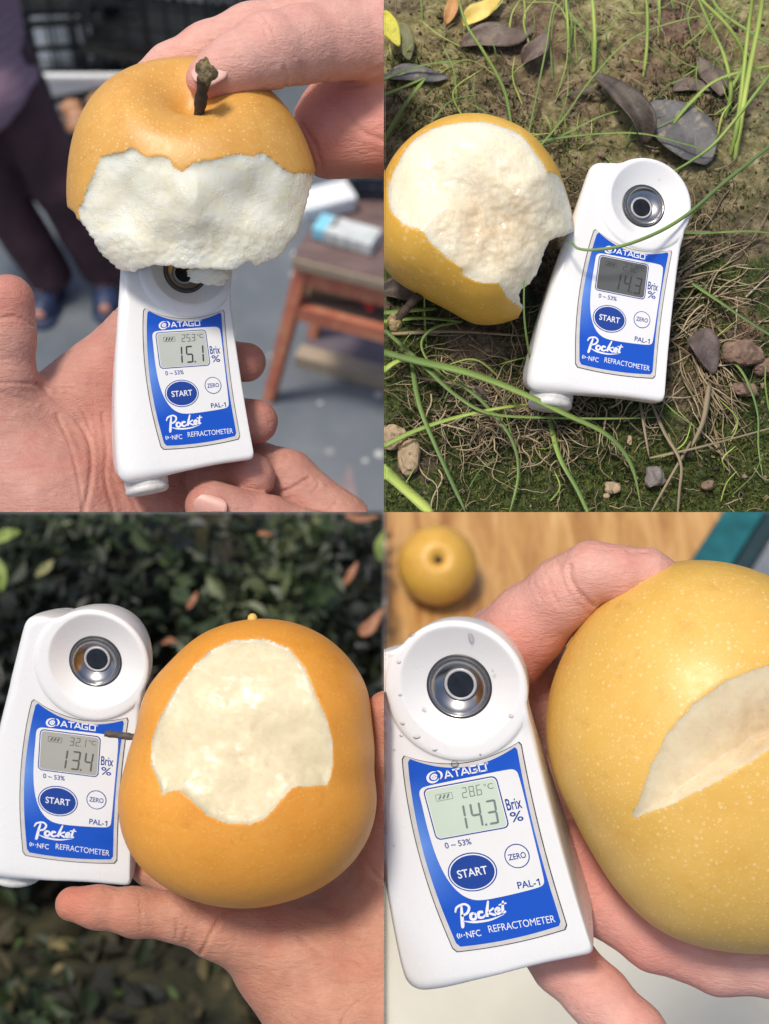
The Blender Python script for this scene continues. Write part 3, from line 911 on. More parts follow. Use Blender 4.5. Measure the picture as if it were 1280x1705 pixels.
# ---- first pear: over the refractometer in the palm
sil1 = [(118, 303), (123, 260), (132, 224), (165, 166), (208, 130), (244, 113), (285, 103), (330, 100), (400, 122), (452, 154), (488, 195), (513, 242), (527, 290), (534, 350), (505, 435), (435, 490), (322, 510), (220, 490), (145, 435), (119, 360)]
bite1 = [(130, 346), (137, 341), (146, 315), (156, 290), (168, 262), (190, 256), (206, 254), (219, 246), (232, 252), (246, 262), (258, 258), (272, 257), (287, 263), (296, 273), (306, 281), (318, 275), (330, 270), (350, 265), (370, 260), (398, 251), (420, 255), (438, 252), (456, 267), (470, 280), (484, 288), (499, 283), (540, 286), (560, 420), (480, 520), (200, 520), (150, 420), (128, 384), (134, 368)]
keep1 = [(90, 90), (560, 90), (560, 285), (524, 286), (518, 310), (514, 328), (506, 353), (499, 372), (495, 389), (480, 402), (474, 418), (462, 428), (445, 433), (436, 438), (427, 442), (416, 433), (404, 441), (390, 446), (370, 449), (340, 447), (301, 446), (283, 441), (258, 441), (240, 445), (222, 452), (204, 450), (186, 439), (168, 421), (154, 393), (140, 374), (120, 350), (90, 330)]
def dep1(pm, d, yf):
    g = 1.0 * (1 - np.exp(-d / 1.2)) + 3.0 * (1 - np.exp(-d / 12.0))
    e = lambda x, y, s, t: np.exp(-((pm.X - x) / s) ** 2 - ((pm.Y - y) / t) ** 2)
    g = g + (6.5 * e(205, 335, 50, 52) + 6.5 * e(420, 335, 68, 50) + 4 * e(330, 405, 90, 40)) * (1 - np.exp(-d / 10.0))
    g = g - 3.0 * np.exp(-((pm.X - 318 - 0.15 * (pm.Y - 320)) / 26) ** 2) * np.clip(d / 8, 0, 1) * np.clip((430 - pm.Y) / 60, 0, 1)
    g = g + 1.1 * pm.noise(46, 2, 3) + (0.45 * pm.noise(14, 3, 7) + 0.35 * pm.noise(5, 2, 8)) * np.clip((pm.Y - 330) / 70, 0.15, 1) * 1.3
    return yf + np.maximum(g, 0.6 * (1 - np.exp(-d / 1.0)))
dep1.cut = lambda x, y, z: np.minimum((y - (-5.0)), (z * 0 + 3000) * 0 + (S(0, 372)[2] - z) + 0 * x).astype(np.float32)
def dent1(G, F, C):
    ax = np.array([0.04, -0.76, 0.65]); ax /= np.linalg.norm(ax)
    x, y, z = G.xyz()
    al = (x - C[0]) * ax[0] + (y - C[1]) * ax[1] + (z - C[2]) * ax[2]
    rd2 = (x - C[0] - al * ax[0]) ** 2 + (y - C[1] - al * ax[1]) ** 2 + (z - C[2] - al * ax[2]) ** 2
    w = np.where(al > 0, np.exp(-rd2 / 18.0 ** 2) * 12 + np.exp(-rd2 / 7.0 ** 2) * 4, 0)
    lump = 1.2 * np.exp(-(((x - C[0]) + 22) ** 2 + (z - C[2] - 20) ** 2) / 300)
    return (F + w - lump).astype(np.float32)
p1, C1, _, _ = build_pear('golden brown pear bitten across its lower half, held by its dark stem above the refractometer', 'bitten pears', (322, 298), sil1, -2, 47, SK1, FL1, bite1, dep1, keep1, dent1, rough=0.5, smooth=((195, 315, -25, 62, 1.0), (400, 305, -25, 85, 1.0), (480, 330, -15, 45, 0.6)))
stem(p1, [S(331, 222, -22), S(331, 203, -31), S(336, 160, -44), S(343, 120, -53)], 1.9, 2.7, True, None, simple('rough_stem_end', (0.17, 0.13, 0.06), 0.8, 0.75, 2.2, 0.8, 0.9))
# pulp dripping on the dish
bm = bmesh.new(); bmesh.ops.create_icosphere(bm, subdivisions=4, radius=1)
IV = np.array([q.co[:] for q in bm.verts]); IF = [[q.index for q in f.verts] for f in bm.faces]; bm.free()
dd = 1 + 0.35 * fbm(IV, 0.6, 3, 5) + 0.15 * fbm(IV, 0.2, 2, 8)
V = IV * dd[:, None] * np.array([9.0, 4.2, 4.6]); V[:, 2] -= 0.012 * V[:, 0] ** 2; V = V + 0.9 * fbm(V, 3.0, 3, 4)[:, None] * IV
obj('pulp_chunk', V + S(349, 455, -4.5), IF, FL1, p1)

# ---- second pear: on the mossy ground
sil2 = [(799, 197), (741, 201), (693, 225), (655, 262), (632, 310), (624, 360), (628, 420), (645, 452), (661, 467), (693, 485), (728, 504), (757, 519), (789, 538), (826, 539), (880, 520), (925, 480), (950, 430), (952, 385), (940, 329), (927, 292), (906, 258), (879, 229), (842, 209)]
bite2 = [(675, 246), (693, 226), (720, 213), (767, 204), (805, 203), (842, 214), (862, 222), (874, 236), (892, 260), (906, 281), (907, 289), (927, 290), (990, 300), (990, 560), (880, 540), (869, 511), (845, 493), (836, 478), (830, 467), (810, 468), (790, 464), (773, 456), (770, 442), (746, 427), (717, 400), (704, 379), (688, 377), (672, 371), (651, 350), (645, 313), (653, 286)]
keep2 = [(600, 170), (990, 170), (990, 383), (953, 385), (940, 392), (924, 396), (913, 402), (904, 420), (899, 440), (892, 456), (884, 466), (876, 476), (866, 482), (863, 490), (864, 504), (869, 511), (850, 560), (600, 560)]
def dep2(pm, d, yf):
    g = 0.3 + 15.0 * (1 - np.exp(-d / 24.0)) + 1.6 * np.exp(-((pm.X - 812) / 50) ** 2 - ((pm.Y - 372) / 45) ** 2)
    torn = np.clip((pm.X - 640) / 260 + (pm.Y - 300) / 260, 0.15, 1.0)
    g = g + (1.2 * pm.noise(58, 2, 2) + torn * (1.0 * pm.noise(19, 3, 6) + 0.5 * pm.noise(6, 2, 9))) * (1 - np.exp(-d / 3))
    return yf + np.maximum(g, 0.3)
p2, C2, _, _ = build_pear('yellow pear with a big round bite lying on the moss beside the refractometer', 'bitten pears', (790, 366), sil2, 4, 43, SK2, FL2, bite2, dep2, keep2, smooth=((690, 300, -20, 45, 0.7), (770, 225, -15, 45, 0.7)), grow=1.0, rough=0.3, clip=((0, 1),), core=[(812, 375, -20, 75, 0.75), (700, 235, -10, 10, 0.9), (880, 400, -20, 35, .25)])
stem(p2, [S(706, 484, 10), S(690, 498, 6), S(668, 523, 2), S(655, 538, 0)], 1.7, 2.0, True)

# ---- third pear: before the bushes
sil3 = [(420, 1031), (337, 1055), (286, 1100), (248, 1144), (231, 1213), (213, 1270), (201, 1320), (203, 1360), (212, 1395), (238, 1437), (286, 1474), (337, 1495), (406, 1505), (475, 1496), (544, 1468), (588, 1433), (617, 1388), (628, 1337), (622, 1285), (619, 1206), (609, 1138), (581, 1096), (544, 1062), (492, 1038)]
bite3 = [(351, 1082), (385, 1065), (440, 1063), (482, 1078), (509, 1112), (526, 1155), (537, 1180), (546, 1200), (554, 1234), (555, 1275), (550, 1296), (544, 1309), (525, 1308), (509, 1311), (497, 1309), (485, 1314), (468, 1333), (454, 1350), (440, 1364), (417, 1373), (379, 1371), (344, 1357), (320, 1333), (300, 1316), (285, 1318), (270, 1326), (265, 1302), (252, 1275), (252, 1234), (265, 1196), (296, 1141), (324, 1106)]
def dep3(pm, d, yf):
    e = lambda x, y, s, t: np.exp(-((pm.X - x) / s) ** 2 - ((pm.Y - y) / t) ** 2)
    g = 1.2 * (1 - np.exp(-d / 0.8)) + 6.0 * (1 - np.exp(-d / 13.0)) + (1.5 * e(330, 1230, 60, 60) + 2.0 * e(480, 1240, 60, 65)) * (1 - np.exp(-d / 5))
    g = g + (0.5 * pm.noise(44, 2, 3) + 0.16 * pm.noise(11, 2, 7)) * (1 - np.exp(-d / 2))
    return yf + np.maximum(g, 0.4 * (1 - np.exp(-d / 1)))
p3, C3, _, _ = build_pear('smooth orange pear with a broad shallow bite, held up in front of the bushes', 'bitten pears', (415, 1268), sil3, -12, 47, SK3, FL3, bite3, dep3, rough=0.12, smooth=((400, 1180, -40, 150, 0.9), (500, 1230, -40, 90, 0.8)))
stem(p3, [S(262, 1233, -4), S(238, 1229, 4), S(205, 1225, 6), S(175, 1221, 5)], 1.6, 1.35, False, simple('grey_stem', (0.085, 0.07, 0.06), 0.7, 0.35, 2.0, 0.4, 1.0))
bm = bmesh.new(); bmesh.ops.create_icosphere(bm, subdivisions=2, radius=1.9)
NV = np.array([q.co[:] for q in bm.verts]); NF = [[q.index for q in f.verts] for f in bm.faces]; bm.free()
obj('skin_nub', NV * [1.1, 1, 1.2] + S(421, 1030, -12), NF, SK4, p3)

# ---- fourth pear: large, with a wedge cut
sil4 = [(910, 1222), (915, 1162), (940, 1092), (990, 1012), (1040, 971), (1090, 944), (1140, 933), (1190, 934), (1240, 944), (1280, 960), (1350, 1000), (1430, 1075), (1470, 1160), (1485, 1250), (1470, 1370), (1420, 1470), (1350, 1545), (1280, 1575), (1200, 1573), (1140, 1562), (1090, 1542), (1030, 1487), (990, 1427), (955, 1362), (925, 1302)]
bite4 = [(1045, 1365), (1053, 1345), (1062, 1330), (1080, 1277), (1110, 1217), (1150, 1172), (1205, 1132), (1280, 1104), (1400, 1060), (1420, 1200), (1280, 1246), (1190, 1302), (1115, 1340)]
def dep4(pm, d, yf):
    up = pm.line([(1030, 1380), (1045, 1365), (1062, 1330), (1080, 1277), (1110, 1217), (1150, 1172), (1205, 1132), (1280, 1104), (1400, 1060)]) * 0.25
    dn = pm.line([(1030, 1374), (1045, 1365), (1115, 1340), (1190, 1302), (1280, 1246), (1420, 1200)]) * 0.25
    g = np.minimum(0.44 * up, 1.5 * dn) + 0.10 * pm.noise(10, 2, 4)
    return yf + np.maximum(g, 0.15)
p4, C4, _, _ = build_pear('large speckled yellow pear with a wedge cut out, beside the wet refractometer', 'bitten pears', (1205, 1252), sil4, 6, 66, SK4, FL4, bite4, dep4, fine=0.25, h=0.85, bbox=((0, -100, -400), (290, 90, 0)), rough=0.05, core=[(1260, 1215, -40, 60, 0.8)])

# ------------------------------------------------------------------ hands
NAIL = simple('fingernail', (0.66, 0.40, 0.34), 0.34, 0.08, 4, 0.05, 2.0, Coat_Weight=0.3, Subsurface_Weight=0.15, Subsurface_Radius=(0.004, 0.002, 0.001))
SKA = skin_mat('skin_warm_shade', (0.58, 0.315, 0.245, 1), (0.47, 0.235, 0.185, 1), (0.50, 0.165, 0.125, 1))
SKB = skin_mat('skin_fair', (0.74, 0.44, 0.36, 1), (0.66, 0.36, 0.29, 1), (0.62, 0.225, 0.18, 1))
SKC = skin_mat('skin_tan', (0.56, 0.285, 0.185, 1), (0.45, 0.205, 0.13, 1), (0.52, 0.165, 0.105, 1))

def build_hand(label, palm, fingers, skin, pxbox, ybox, kp=12, kf=3.0, kj=4.0, grooves=(), red=(), h=0.75, clip=(), name='hand', flat_y=0.0):
    a = S(pxbox[0], pxbox[3], 0); b = S(pxbox[2], pxbox[1], 0)
    k = 1.12
    lo = np.array([min(a[0] * k, a[0]), ybox[0], min(a[2] * k, a[2])]); hi = np.array([max(b[0] * k, b[0]), ybox[1], max(b[2] * k, b[2])])
    G = Grid(lo, hi, h); F = G.new()
    def chain(T, ch, kk):
        for p, q in zip(ch[:-1], ch[1:]):
            add_capsule(G, T, S(*p[:3]), S(*q[:3]), p[3] * 0.25 * (1 + p[2] / F0), q[3] * 0.25 * (1 + q[2] / F0), kk)
    for ch in palm: chain(F, ch, kp)
    for ch in fingers:
        T = G.new(); chain(T, ch[0], kj); F = smin(F, T, ch[1] if len(ch) > 1 else kf)
    if grooves:
        pm = PxMap(pxbox[0] - 40, pxbox[1] - 40, pxbox[2] + 40, pxbox[3] + 40, 1.0)
        g = np.zeros(pm.X.shape)
        wob = 2.0 * pm.noise(18, 2, 3)
        for ln, amp, wd in grooves:
            P = spline(ln, 24) if len(ln) > 2 else np.array(ln, float)
            d = pm.line(P) + wob * 0.5
            fade = 1.0
            g += amp * np.exp(-(d / wd) ** 2) - 0.35 * amp * np.exp(-((np.abs(d) - 2.4 * wd) / (1.4 * wd)) ** 2)
        i, j = pm.ix(G); F = F + g[i, j].astype(np.float32)
    V, Q = snets(G, F)
    N = vnormals(V, Q)
    V = V + N * (0.35 * fbm(V, 14, 2, 5) + 0.10 * fbm(V, 3.0, 2, 8))[:, None]
    rd = np.zeros(len(V))
    for (px, py, y, r, am) in red:
        rd = np.maximum(rd, am * np.exp(-(((V - S(px, py, y)) / (r * 0.25)) ** 2).sum(1)))
    t = thing(name, label, 'hand', V[V[:, 2] <= V[:, 2].min() + 1].mean(0))
    obj('skin', V, Q, skin, t, attrs={'red': rd}, clip=clip)
    return t

def nail(t, c, axis, normal, ln, wd, bend, mat=NAIL, lift=0.25, clip=()):
    """a fingernail: a curved plate with a rounded tip and thickness"""
    c = np.asarray(c, float); a = np.asarray(axis, float); a /= np.linalg.norm(a)
    nrm = np.asarray(normal, float); nrm -= a * (nrm @ a); nrm /= np.linalg.norm(nrm); s = np.cross(a, nrm)
    V = []; Fc = []; n, q = 12, 14
    for lay in (0, 1):
        for i in range(n + 1):
            u = i / n * 2 - 1
            half = wd / 2 * (1 - abs(u) ** 4.5 * 0.45) * (1.0 - 0.08 * u)
            for k in range(q + 1):
                v = k / q * 2 - 1
                th = v * half / bend
                uu = u * ln / 2 * (1 - 0.16 * v * v * (1 if u > 0 else 0.5))
                P = c + a * uu + s * bend * math.sin(th) + nrm * (bend * (math.cos(th) - 1) + lift - lay * 0.6 - 0.25 * u * u)
                V.append(P)
    m_ = (n + 1) * (q + 1)
    for i in range(n):
        for k in range(q):
            p = i * (q + 1) + k
            Fc.append([p, p + 1, p + q + 2, p + q + 1]); Fc.append([m_ + p, m_ + p + q + 1, m_ + p + q + 2, m_ + p + 1])
    rim = [k for k in range(q + 1)] + [i * (q + 1) + q for i in range(1, n + 1)] + [n * (q + 1) + k for k in range(q - 1, -1, -1)] + [i * (q + 1) for i in range(n - 1, 0, -1)]
    for i in range(len(rim)):
        p, r = rim[i], rim[(i + 1) % len(rim)]; Fc.append([p, p + m_, r + m_, r])
    obj('fingernail', np.array(V), Fc, mat, t, clip=clip)

# upper hand of the first photograph: thumb on the pear, palm in the shade behind
hA = build_hand('fair hand reaching in from the right, thumb pressed against the pear stem',
    palm=[[(555, 225, 34, 72), (740, 205, 34, 88)], [(640, 110, 22, 60), (760, 90, 24, 80)], [(560, 175, 40, 50), (640, 120, 34, 60)]],
    fingers=[([(343, 131, -30, 33), (372, 116, -29, 42), (400, 103, -27, 50), (446, 84, -21, 60), (500, 74, -12, 61), (560, 66, -2, 64), (640, 58, 8, 72), (760, 40, 14, 85)], 3.5),
             ([(236, 140, 18, 30), (285, 112, 18, 38), (345, 84, 20, 44), (420, 58, 24, 50), (520, 45, 30, 58), (680, 40, 34, 70)], 2.0)],
    skin=SKB, pxbox=(190, -40, 700, 310), ybox=(-50, 66), clip=((0, -1),),
    grooves=[([(427, 30), (440, 45), (447, 62)], 0.45, 2.5), ([(436, 24), (452, 42), (456, 56)], 0.35, 2.0), ([(474, 112), (478, 128), (476, 142)], 0.7, 3.0), ([(500, 104), (506, 122), (503, 134)], 0.4, 2.5),
             ([(560, 140), (600, 128), (640, 110)], 0.4, 3), ([(535, 140), (570, 145), (610, 140)], 0.4, 3), ([(470, 170), (520, 230), (540, 290)], 0.5, 4), ([(560, 170), (600, 215), (640, 235)], 0.5, 4)],
    red=[(345, 150, -30, 45, 0.8), (400, 140, -26, 40, 0.5), (540, 240, 20, 150, 0.75), (640, 250, 20, 120, 0.75), (440, 60, -25, 40, .3)])
nail(hA, S(347, 117, -38.7), S(320, 140, -38) - S(392, 92, -34), np.array([-0.16, -0.90, 0.36]), 13.5, 13.0, 12.5, simple('pale_fingernail', (0.72, 0.44, 0.37), 0.4, 0.06, 3, 0.05, 2.0), 0.4)

# lower hand of the first photograph: open palm with fingers round the device
hB = build_hand('tanned open palm with thumb raised at the left, fingers closed round the refractometer',
    palm=[[(228, 560, 46, 56), (150, 650, 44, 62), (80, 720, 42, 70)], [(250, 700, 62, 120), (140, 860, 50, 130), (60, 960, 48, 140)],
          [(20, 740, 26, 78), (70, 830, 26, 110), (120, 940, 28, 130)], [(35, 690, 28, 52), (120, 678, 38, 52)], [(200, 800, 55, 120), (260, 930, 52, 120)], [(-10, 720, 28, 70), (-40, 860, 28, 90)]],
    fingers=[([(13, 502, 6, 45), (12, 560, 9, 46), (6, 630, 14, 52), (0, 700, 20, 66), (20, 770, 24, 80)], 9),
             ([(255, 590, 62, 44), (330, 598, 50, 38), (410, 603, 34, 33)], 2), ([(270, 690, 66, 46), (350, 700, 54, 40), (426, 702, 36, 37)], 2),
             ([(280, 800, 60, 44), (345, 800, 46, 42), (420, 794, 27, 39)], 1.5),
             ([(540, 905, 28, 50), (440, 872, 20, 46), (352, 842, 12, 43)], 1.5),
             ([(420, 770, 52, 40), (478, 798, 48, 48), (560, 880, 44, 60), (640, 960, 44, 70)], 2.0)],
    skin=SKA, pxbox=(-40, 440, 610, 870), ybox=(-30, 96), clip=((2, 1),),
    grooves=[([(62, 638), (95, 668), (130, 700), (150, 740), (152, 790), (140, 852)], 0.65, 3.5), ([(92, 655), (120, 660), (140, 685), (152, 720)], 0.4, 2.5), ([(70, 640), (95, 645), (125, 648)], 0.4, 2.2),
             ([(172, 690), (178, 750), (176, 800), (190, 852)], 0.4, 3), ([(203, 790), (215, 820), (232, 852)], 0.4, 3), ([(95, 690), (120, 750), (136, 830), (134, 860)], 0.35, 2.5),
             ([(0, 530), (28, 528), (56, 542)], 0.5, 2.4), ([(0, 637), (30, 638), (60, 638)], 0.5, 2.4), ([(0, 655), (20, 660), (60, 672)], 0.3, 3), ([(185, 510), (200, 522)], 0.4, 2),
             ([(448, 822), (480, 816), (514, 797)], 0.9, 3.0), ([(520, 822), (528, 814), (532, 806)], 0.5, 2.5), ([(545, 850), (556, 842), (562, 835)], 0.5, 2.5), ([(468, 780), (475, 768), (480, 760)], 0.4, 2.5)],
    red=[(15, 490, 0, 45, 0.7), (400, 603, 34, 60, 0.75), (425, 702, 36, 60, 0.6), (410, 800, 26, 60, 0.5), (330, 845, 10, 45, 0.4), (190, 640, 30, 90, 0.35), (190, 800, 30, 100, 0.35)])
nail(hB, S(349, 846, 0.2), S(316, 836, 3) - S(372, 858, 2), np.array([-0.12, -0.95, -0.10]), 14.5, 11.5, 9.0, simple('skin_toned_fingernail', (0.56, 0.30, 0.24), 0.4, 0.08, 4, 0.05, 2.0), 0.1, ((2, 1),))  # nail colour kept close to the palm skin

# hand of the third photograph
hC = build_hand('sunlit tan hand spread under the orange pear, one finger pointing left below the refractometer',
    palm=[[(420, 1555, 22, 62), (520, 1600, 28, 92), (640, 1660, 28, 120)], [(470, 1600, 30, 78), (560, 1720, 24, 92), (640, 1800, 22, 110)], [(600, 1470, 52, 80), (680, 1560, 40, 100)], [(560, 1690, 12, 70), (700, 1700, 10, 90)], [(640, 1420, 30, 50), (660, 1540, 32, 80)]],
    fingers=[([(122, 1505, 10, 29), (165, 1511, 10, 34), (225, 1519, 11, 38), (300, 1526, 13, 41), (370, 1545, 17, 52), (430, 1562, 22, 60)], 5),
             ([(644, 1182, -4, 32), (646, 1260, 0, 32), (644, 1340, 10, 40), (646, 1430, 22, 55)], 5),
             ([(190, 1425, 62, 14), (250, 1452, 58, 22), (330, 1490, 48, 30), (420, 1530, 40, 40)], 3)],
    skin=SKC, pxbox=(70, 1130, 680, 1730), ybox=(-36, 88), clip=((0, -1),), h=0.85,
    grooves=[([(336, 1586), (350, 1560), (368, 1528), (392, 1505)], 0.9, 3.0), ([(294, 1562), (296, 1545), (294, 1530)], 0.6, 2.2), ([(306, 1568), (310, 1555), (312, 1545)], 0.5, 2.2), ([(236, 1552), (236, 1520), (234, 1490)], 0.3, 2.5),
             ([(570, 1705), (585, 1680), (640, 1640)], 0.7, 3.5), ([(460, 1650), (480, 1620), (520, 1600)], 0.3, 3), ([(612, 1440), (628, 1460), (640, 1470)], 0.6, 3), ([(500, 1560), (540, 1590), (600, 1600)], 0.4, 4)],
    red=[(125, 1500, 5, 45, 0.9), (180, 1520, 8, 40, 0.4), (632, 1200, -4, 50, 0.5), (632, 1330, 4, 70, 0.6), (400, 1510, 20, 60, 0.4)])

# hand of the fourth photograph
hD = build_hand('pink hand curled behind the large speckled pear with two fingers reaching out below',
    palm=[[(840, 1075, 46, 72), (900, 1160, 76, 80), (930, 1300, 90, 90)], [(930, 1300, 90, 90), (950, 1450, 80, 84)], [(1000, 1300, 84, 110), (1040, 1420, 80, 110)]],
    fingers=[([(820, 1105, 38, 74), (880, 1040, 26, 66), (940, 985, 12, 58), (985, 952, 3, 49), (1030, 956, 2, 45), (1075, 957, 4, 42), (1100, 965, 6, 36)], 4),
             ([(950, 1430, 52, 62), (1000, 1500, 44, 54), (1090, 1562, 34, 53), (1200, 1598, 26, 56), (1290, 1606, 20, 52), (1340, 1606, 16, 44)], 3),
             ([(900, 1540, 44, 62), (935, 1600, 38, 52), (995, 1660, 30, 51), (1055, 1722, 24, 52), (1100, 1775, 20, 46)], 3)],
    skin=SKB, pxbox=(760, 880, 1350, 1760), ybox=(-22, 122), clip=((0, 1), (2, -1)), h=0.9,
    grooves=[([(948, 942), (948, 962), (962, 985), (985, 1008)], 1.0, 3.2), ([(905, 948), (918, 985), (930, 1010)], 0.3, 2.5), ([(925, 935), (935, 965), (945, 990)], 0.3, 2.2), ([(888, 970), (900, 1000)], 0.25, 2.2), ([(1045, 919), (1062, 921), (1085, 916)], 0.5, 2.5),
             ([(903, 1610), (910, 1595), (920, 1590)], 0.3, 2.5), ([(955, 1680), (962, 1660), (985, 1640)], 0.35, 3), ([(985, 1510), (1000, 1490), (1010, 1475)], 0.4, 3), ([(870, 1120), (900, 1180), (905, 1240)], 0.5, 4)],
    red=[(880, 1150, 20, 160, 0.95), (940, 1420, 30, 170, 1.0), (1020, 1000, 0, 70, 0.45), (1080, 1580, 20, 110, 0.6), (930, 1610, 20, 60, 0.5), (1050, 940, -5, 40, 0.35)])
nail(hD, S(1078, 922, 0.0), np.array([1.0, 0.05, -0.14]), np.array([0.1, -0.35, 0.9]), 13.5, 12.0, 10.5)

# ------------------------------------------------------------------ behind the first photograph: packing yard
m = M('concrete_floor', 0.55)
c = m.ramp(m.noise(420, 6, 0.65), [(0.3, (0.095, 0.115, 0.135)), (0.5, (0.135, 0.155, 0.175)), (0.72, (0.19, 0.21, 0.225))])
v = m.voro(150, 'F1', dim='2D')
r = m.n('ShaderNodeSeparateColor', {'Color': v.outputs['Color']}).outputs[0]
sp = m.rng(m.math('SUBTRACT', m.rng(r, 0.3, 1.0, 0.02, 0.12), v.outputs['Distance']), 0.0, 0.03, 0, 1)
c = m.mix(m.math('MULTIPLY', sp, m.rng(m.noise(60, 3), 0.35, 0.6, 0.2, 1.0)), c, (0.62, 0.63, 0.60))
c = m.mix(m.rng(m.noise(900, 4), 0.55, 0.75, 0, 0.5), c, (0.15, 0.14, 0.15))
m.set(Base_Color=c); m.bump(m.noise(12, 5), 2.0, 0.5)
FLOOR = m.m
tag(obj('floor', [(-30000, -10000, 0), (30000, -10000, 0), (30000, 50000, 0), (-30000, 50000, 0)], [[0, 1, 2, 3]], FLOOR, None, (0, 0, 0), 'world', False), kind='structure')

PLA = simple('black_crate_plastic', (0.010, 0.013, 0.014), 0.4, 0.25, 60)
def crate(label, cx, cy, cz, L, Wd, H, rot, mat, group='plastic harvest crates', cell=52, name='crate', bar=11, base=True):
    t = thing(name, label, 'crate', (cx, cy, cz), 'world', group)
    c = (cx, cy, 0)
    def wall(a, b, fixed, axis):
        mb = MB(); n = max(2, int(round((b - a) / cell)))
        for k in range(n + 1):
            u = a + (b - a) * k / n; w_ = bar * (1.6 if k in (0, n) or k == n // 2 else 0.8)
            lo = [u - w_ / 2, fixed - 6, cz + 8]; hi = [u + w_ / 2, fixed + 6, cz + H - 8]
            if axis == 1: lo[0], lo[1], hi[0], hi[1] = fixed - 6, u - w_ / 2, fixed + 6, u + w_ / 2
            mb.add(*box_vf(lo, hi))
        nz = max(3, int(H / cell))
        for k in range(nz + 1):
            z = cz + 10 + (H - 20) * k / nz; w_ = bar * (1.0 if k not in (0, nz) else 2.2)
            lo = [a, fixed - 4.5, z - w_ / 2]; hi = [b, fixed + 4.5, z + w_ / 2]
            if axis == 1: lo[0], lo[1], hi[0], hi[1] = fixed - 4.5, a, fixed + 4.5, b
            mb.add(*box_vf(lo, hi))
        o = obj('lattice_wall', rotz(mb.arr(), rot, c), mb.F, mat, t, smooth=False)
    wall(cx - L / 2, cx + L / 2, cy - Wd / 2, 0); wall(cx - L / 2, cx + L / 2, cy + Wd / 2, 0)
    wall(cy - Wd / 2 + 7, cy + Wd / 2 - 7, cx - L / 2, 1); wall(cy - Wd / 2 + 7, cy + Wd / 2 - 7, cx + L / 2, 1)
    mb = MB()
    for lo, hi in (((-L / 2 - 10, -Wd / 2 - 10), (L / 2 + 10, -Wd / 2 + 8)), ((-L / 2 - 10, Wd / 2 - 8), (L / 2 + 10, Wd / 2 + 10)), ((-L / 2 - 10, -Wd / 2 + 8), (-L / 2 + 8, Wd / 2 - 8)), ((L / 2 - 8, -Wd / 2 + 8), (L / 2 + 10, Wd / 2 - 8))):
        mb.add(*box_vf((cx + lo[0], cy + lo[1], cz + H - 18), (cx + hi[0], cy + hi[1], cz + H), 3))
    obj('rim', rotz(mb.arr(), rot, c), mb.F, mat, t, smooth=False)
    if base:
        V, Fc = box_vf((cx - L / 2 + 7, cy - Wd / 2 + 7, cz + 1), (cx + L / 2 - 7, cy + Wd / 2 - 7, cz + 12))
        obj('bottom', rotz(V, rot, c), Fc, mat, t, smooth=False)
    return t
B = on_plane(275, 205, 0)
crate('black lattice crate at the bottom of the stack behind the held pear', B[0], B[1] + 150, 0, 480, 340, 300, -14, PLA, cell=78, bar=13)
crate('black lattice crate on top of the stack behind the held pear', B[0] + 12, B[1] + 160, 304, 480, 340, 300, -11, PLA, cell=78, bar=13)
A = on_plane(150, 160, 0)
crate('black lattice crate with the pale backdrop showing through, left of the crate stack', A[0], A[1] + 90, 0, 420, 150, 330, 6, PLA, cell=84, bar=10)
crate('black lattice crate behind the standing person, uppermost at the left', A[0] - 60, A[1] + 110, 334, 420, 150, 300, 4, PLA, cell=84, bar=10)
crate('black lattice crate right of the stack, near the raised thumb', B[0] + 480, B[1] + 520, 0, 420, 320, 330, 20, PLA)
D = on_plane(138, 272, 0)
crate('low open black crate of brown fruit beside the person', D[0] + 40, D[1] + 60, 0, 400, 240, 190, 20, PLA)
FRU = simple('brown_fruit', (0.42, 0.22, 0.12), 0.55, 0.25, 30, 0.4, 6)
k = 0
for i in range(4):
    for j in range(3):
        q = rotz(np.array([[D[0] + 40 - 135 + i * 90 + rng.uniform(-8, 8), D[1] + 60 - 66 + j * 66, 0]]), 20, (D[0] + 40, D[1] + 60, 0))[0]
        V = IV * (1 + 0.10 * fbm(IV * 1.0 + k, 0.9, 2, k))[:, None] * [41, 34, 36] + [q[0], q[1], 168 + rng.uniform(-6, 10)]
        tag(obj('brown_fruit', V, IF, FRU, None, (q[0], q[1], 130), 'world'), 'round brown fruit in the low open crate, %s row, %s from the left' % (('front', 'middle', 'back')[j], ('first', 'second', 'third', 'fourth')[i]), 'fruit', 'fruit in the low crate'); k += 1
FOAM = simple('white_foam', (0.74, 0.76, 0.77), 0.6, 0.04, 30, 0.3, 5)
V, Fc = box_vf((D[0] - 170, D[1] + 205, 205), (D[0] + 260, D[1] + 232, 240), 8)
V2, Fc2 = box_vf((D[0] - 165, D[1] + 207, 0), (D[0] + 255, D[1] + 230, 205), 4)
t = thing('foam_board', 'white foam board standing on edge behind the crate of brown fruit', 'foam board', (D[0], D[1] + 228, 0), 'world')
obj('edge_strip', V, Fc, FOAM, t, smooth=False); obj('panel', V2, Fc2, FOAM, t, smooth=False)
# added pale board, stands in for the bright ground behind the crate lattice
q = on_plane(250, 70, 0)
PB = simple('pale_blue_backdrop', (0.72, 0.78, 0.82), 0.5, 0.08, 200)
V, Fc = box_vf((q[0] - 560, A[1] + 260, 0), (q[0] + 520, A[1] + 290, 800), 6)
tag(obj('pale_backdrop', V, Fc, PB, None, (q[0], q[1], 0), 'world', False), 'large pale blue backdrop added behind the black crates to brighten their lattice openings', 'backdrop')

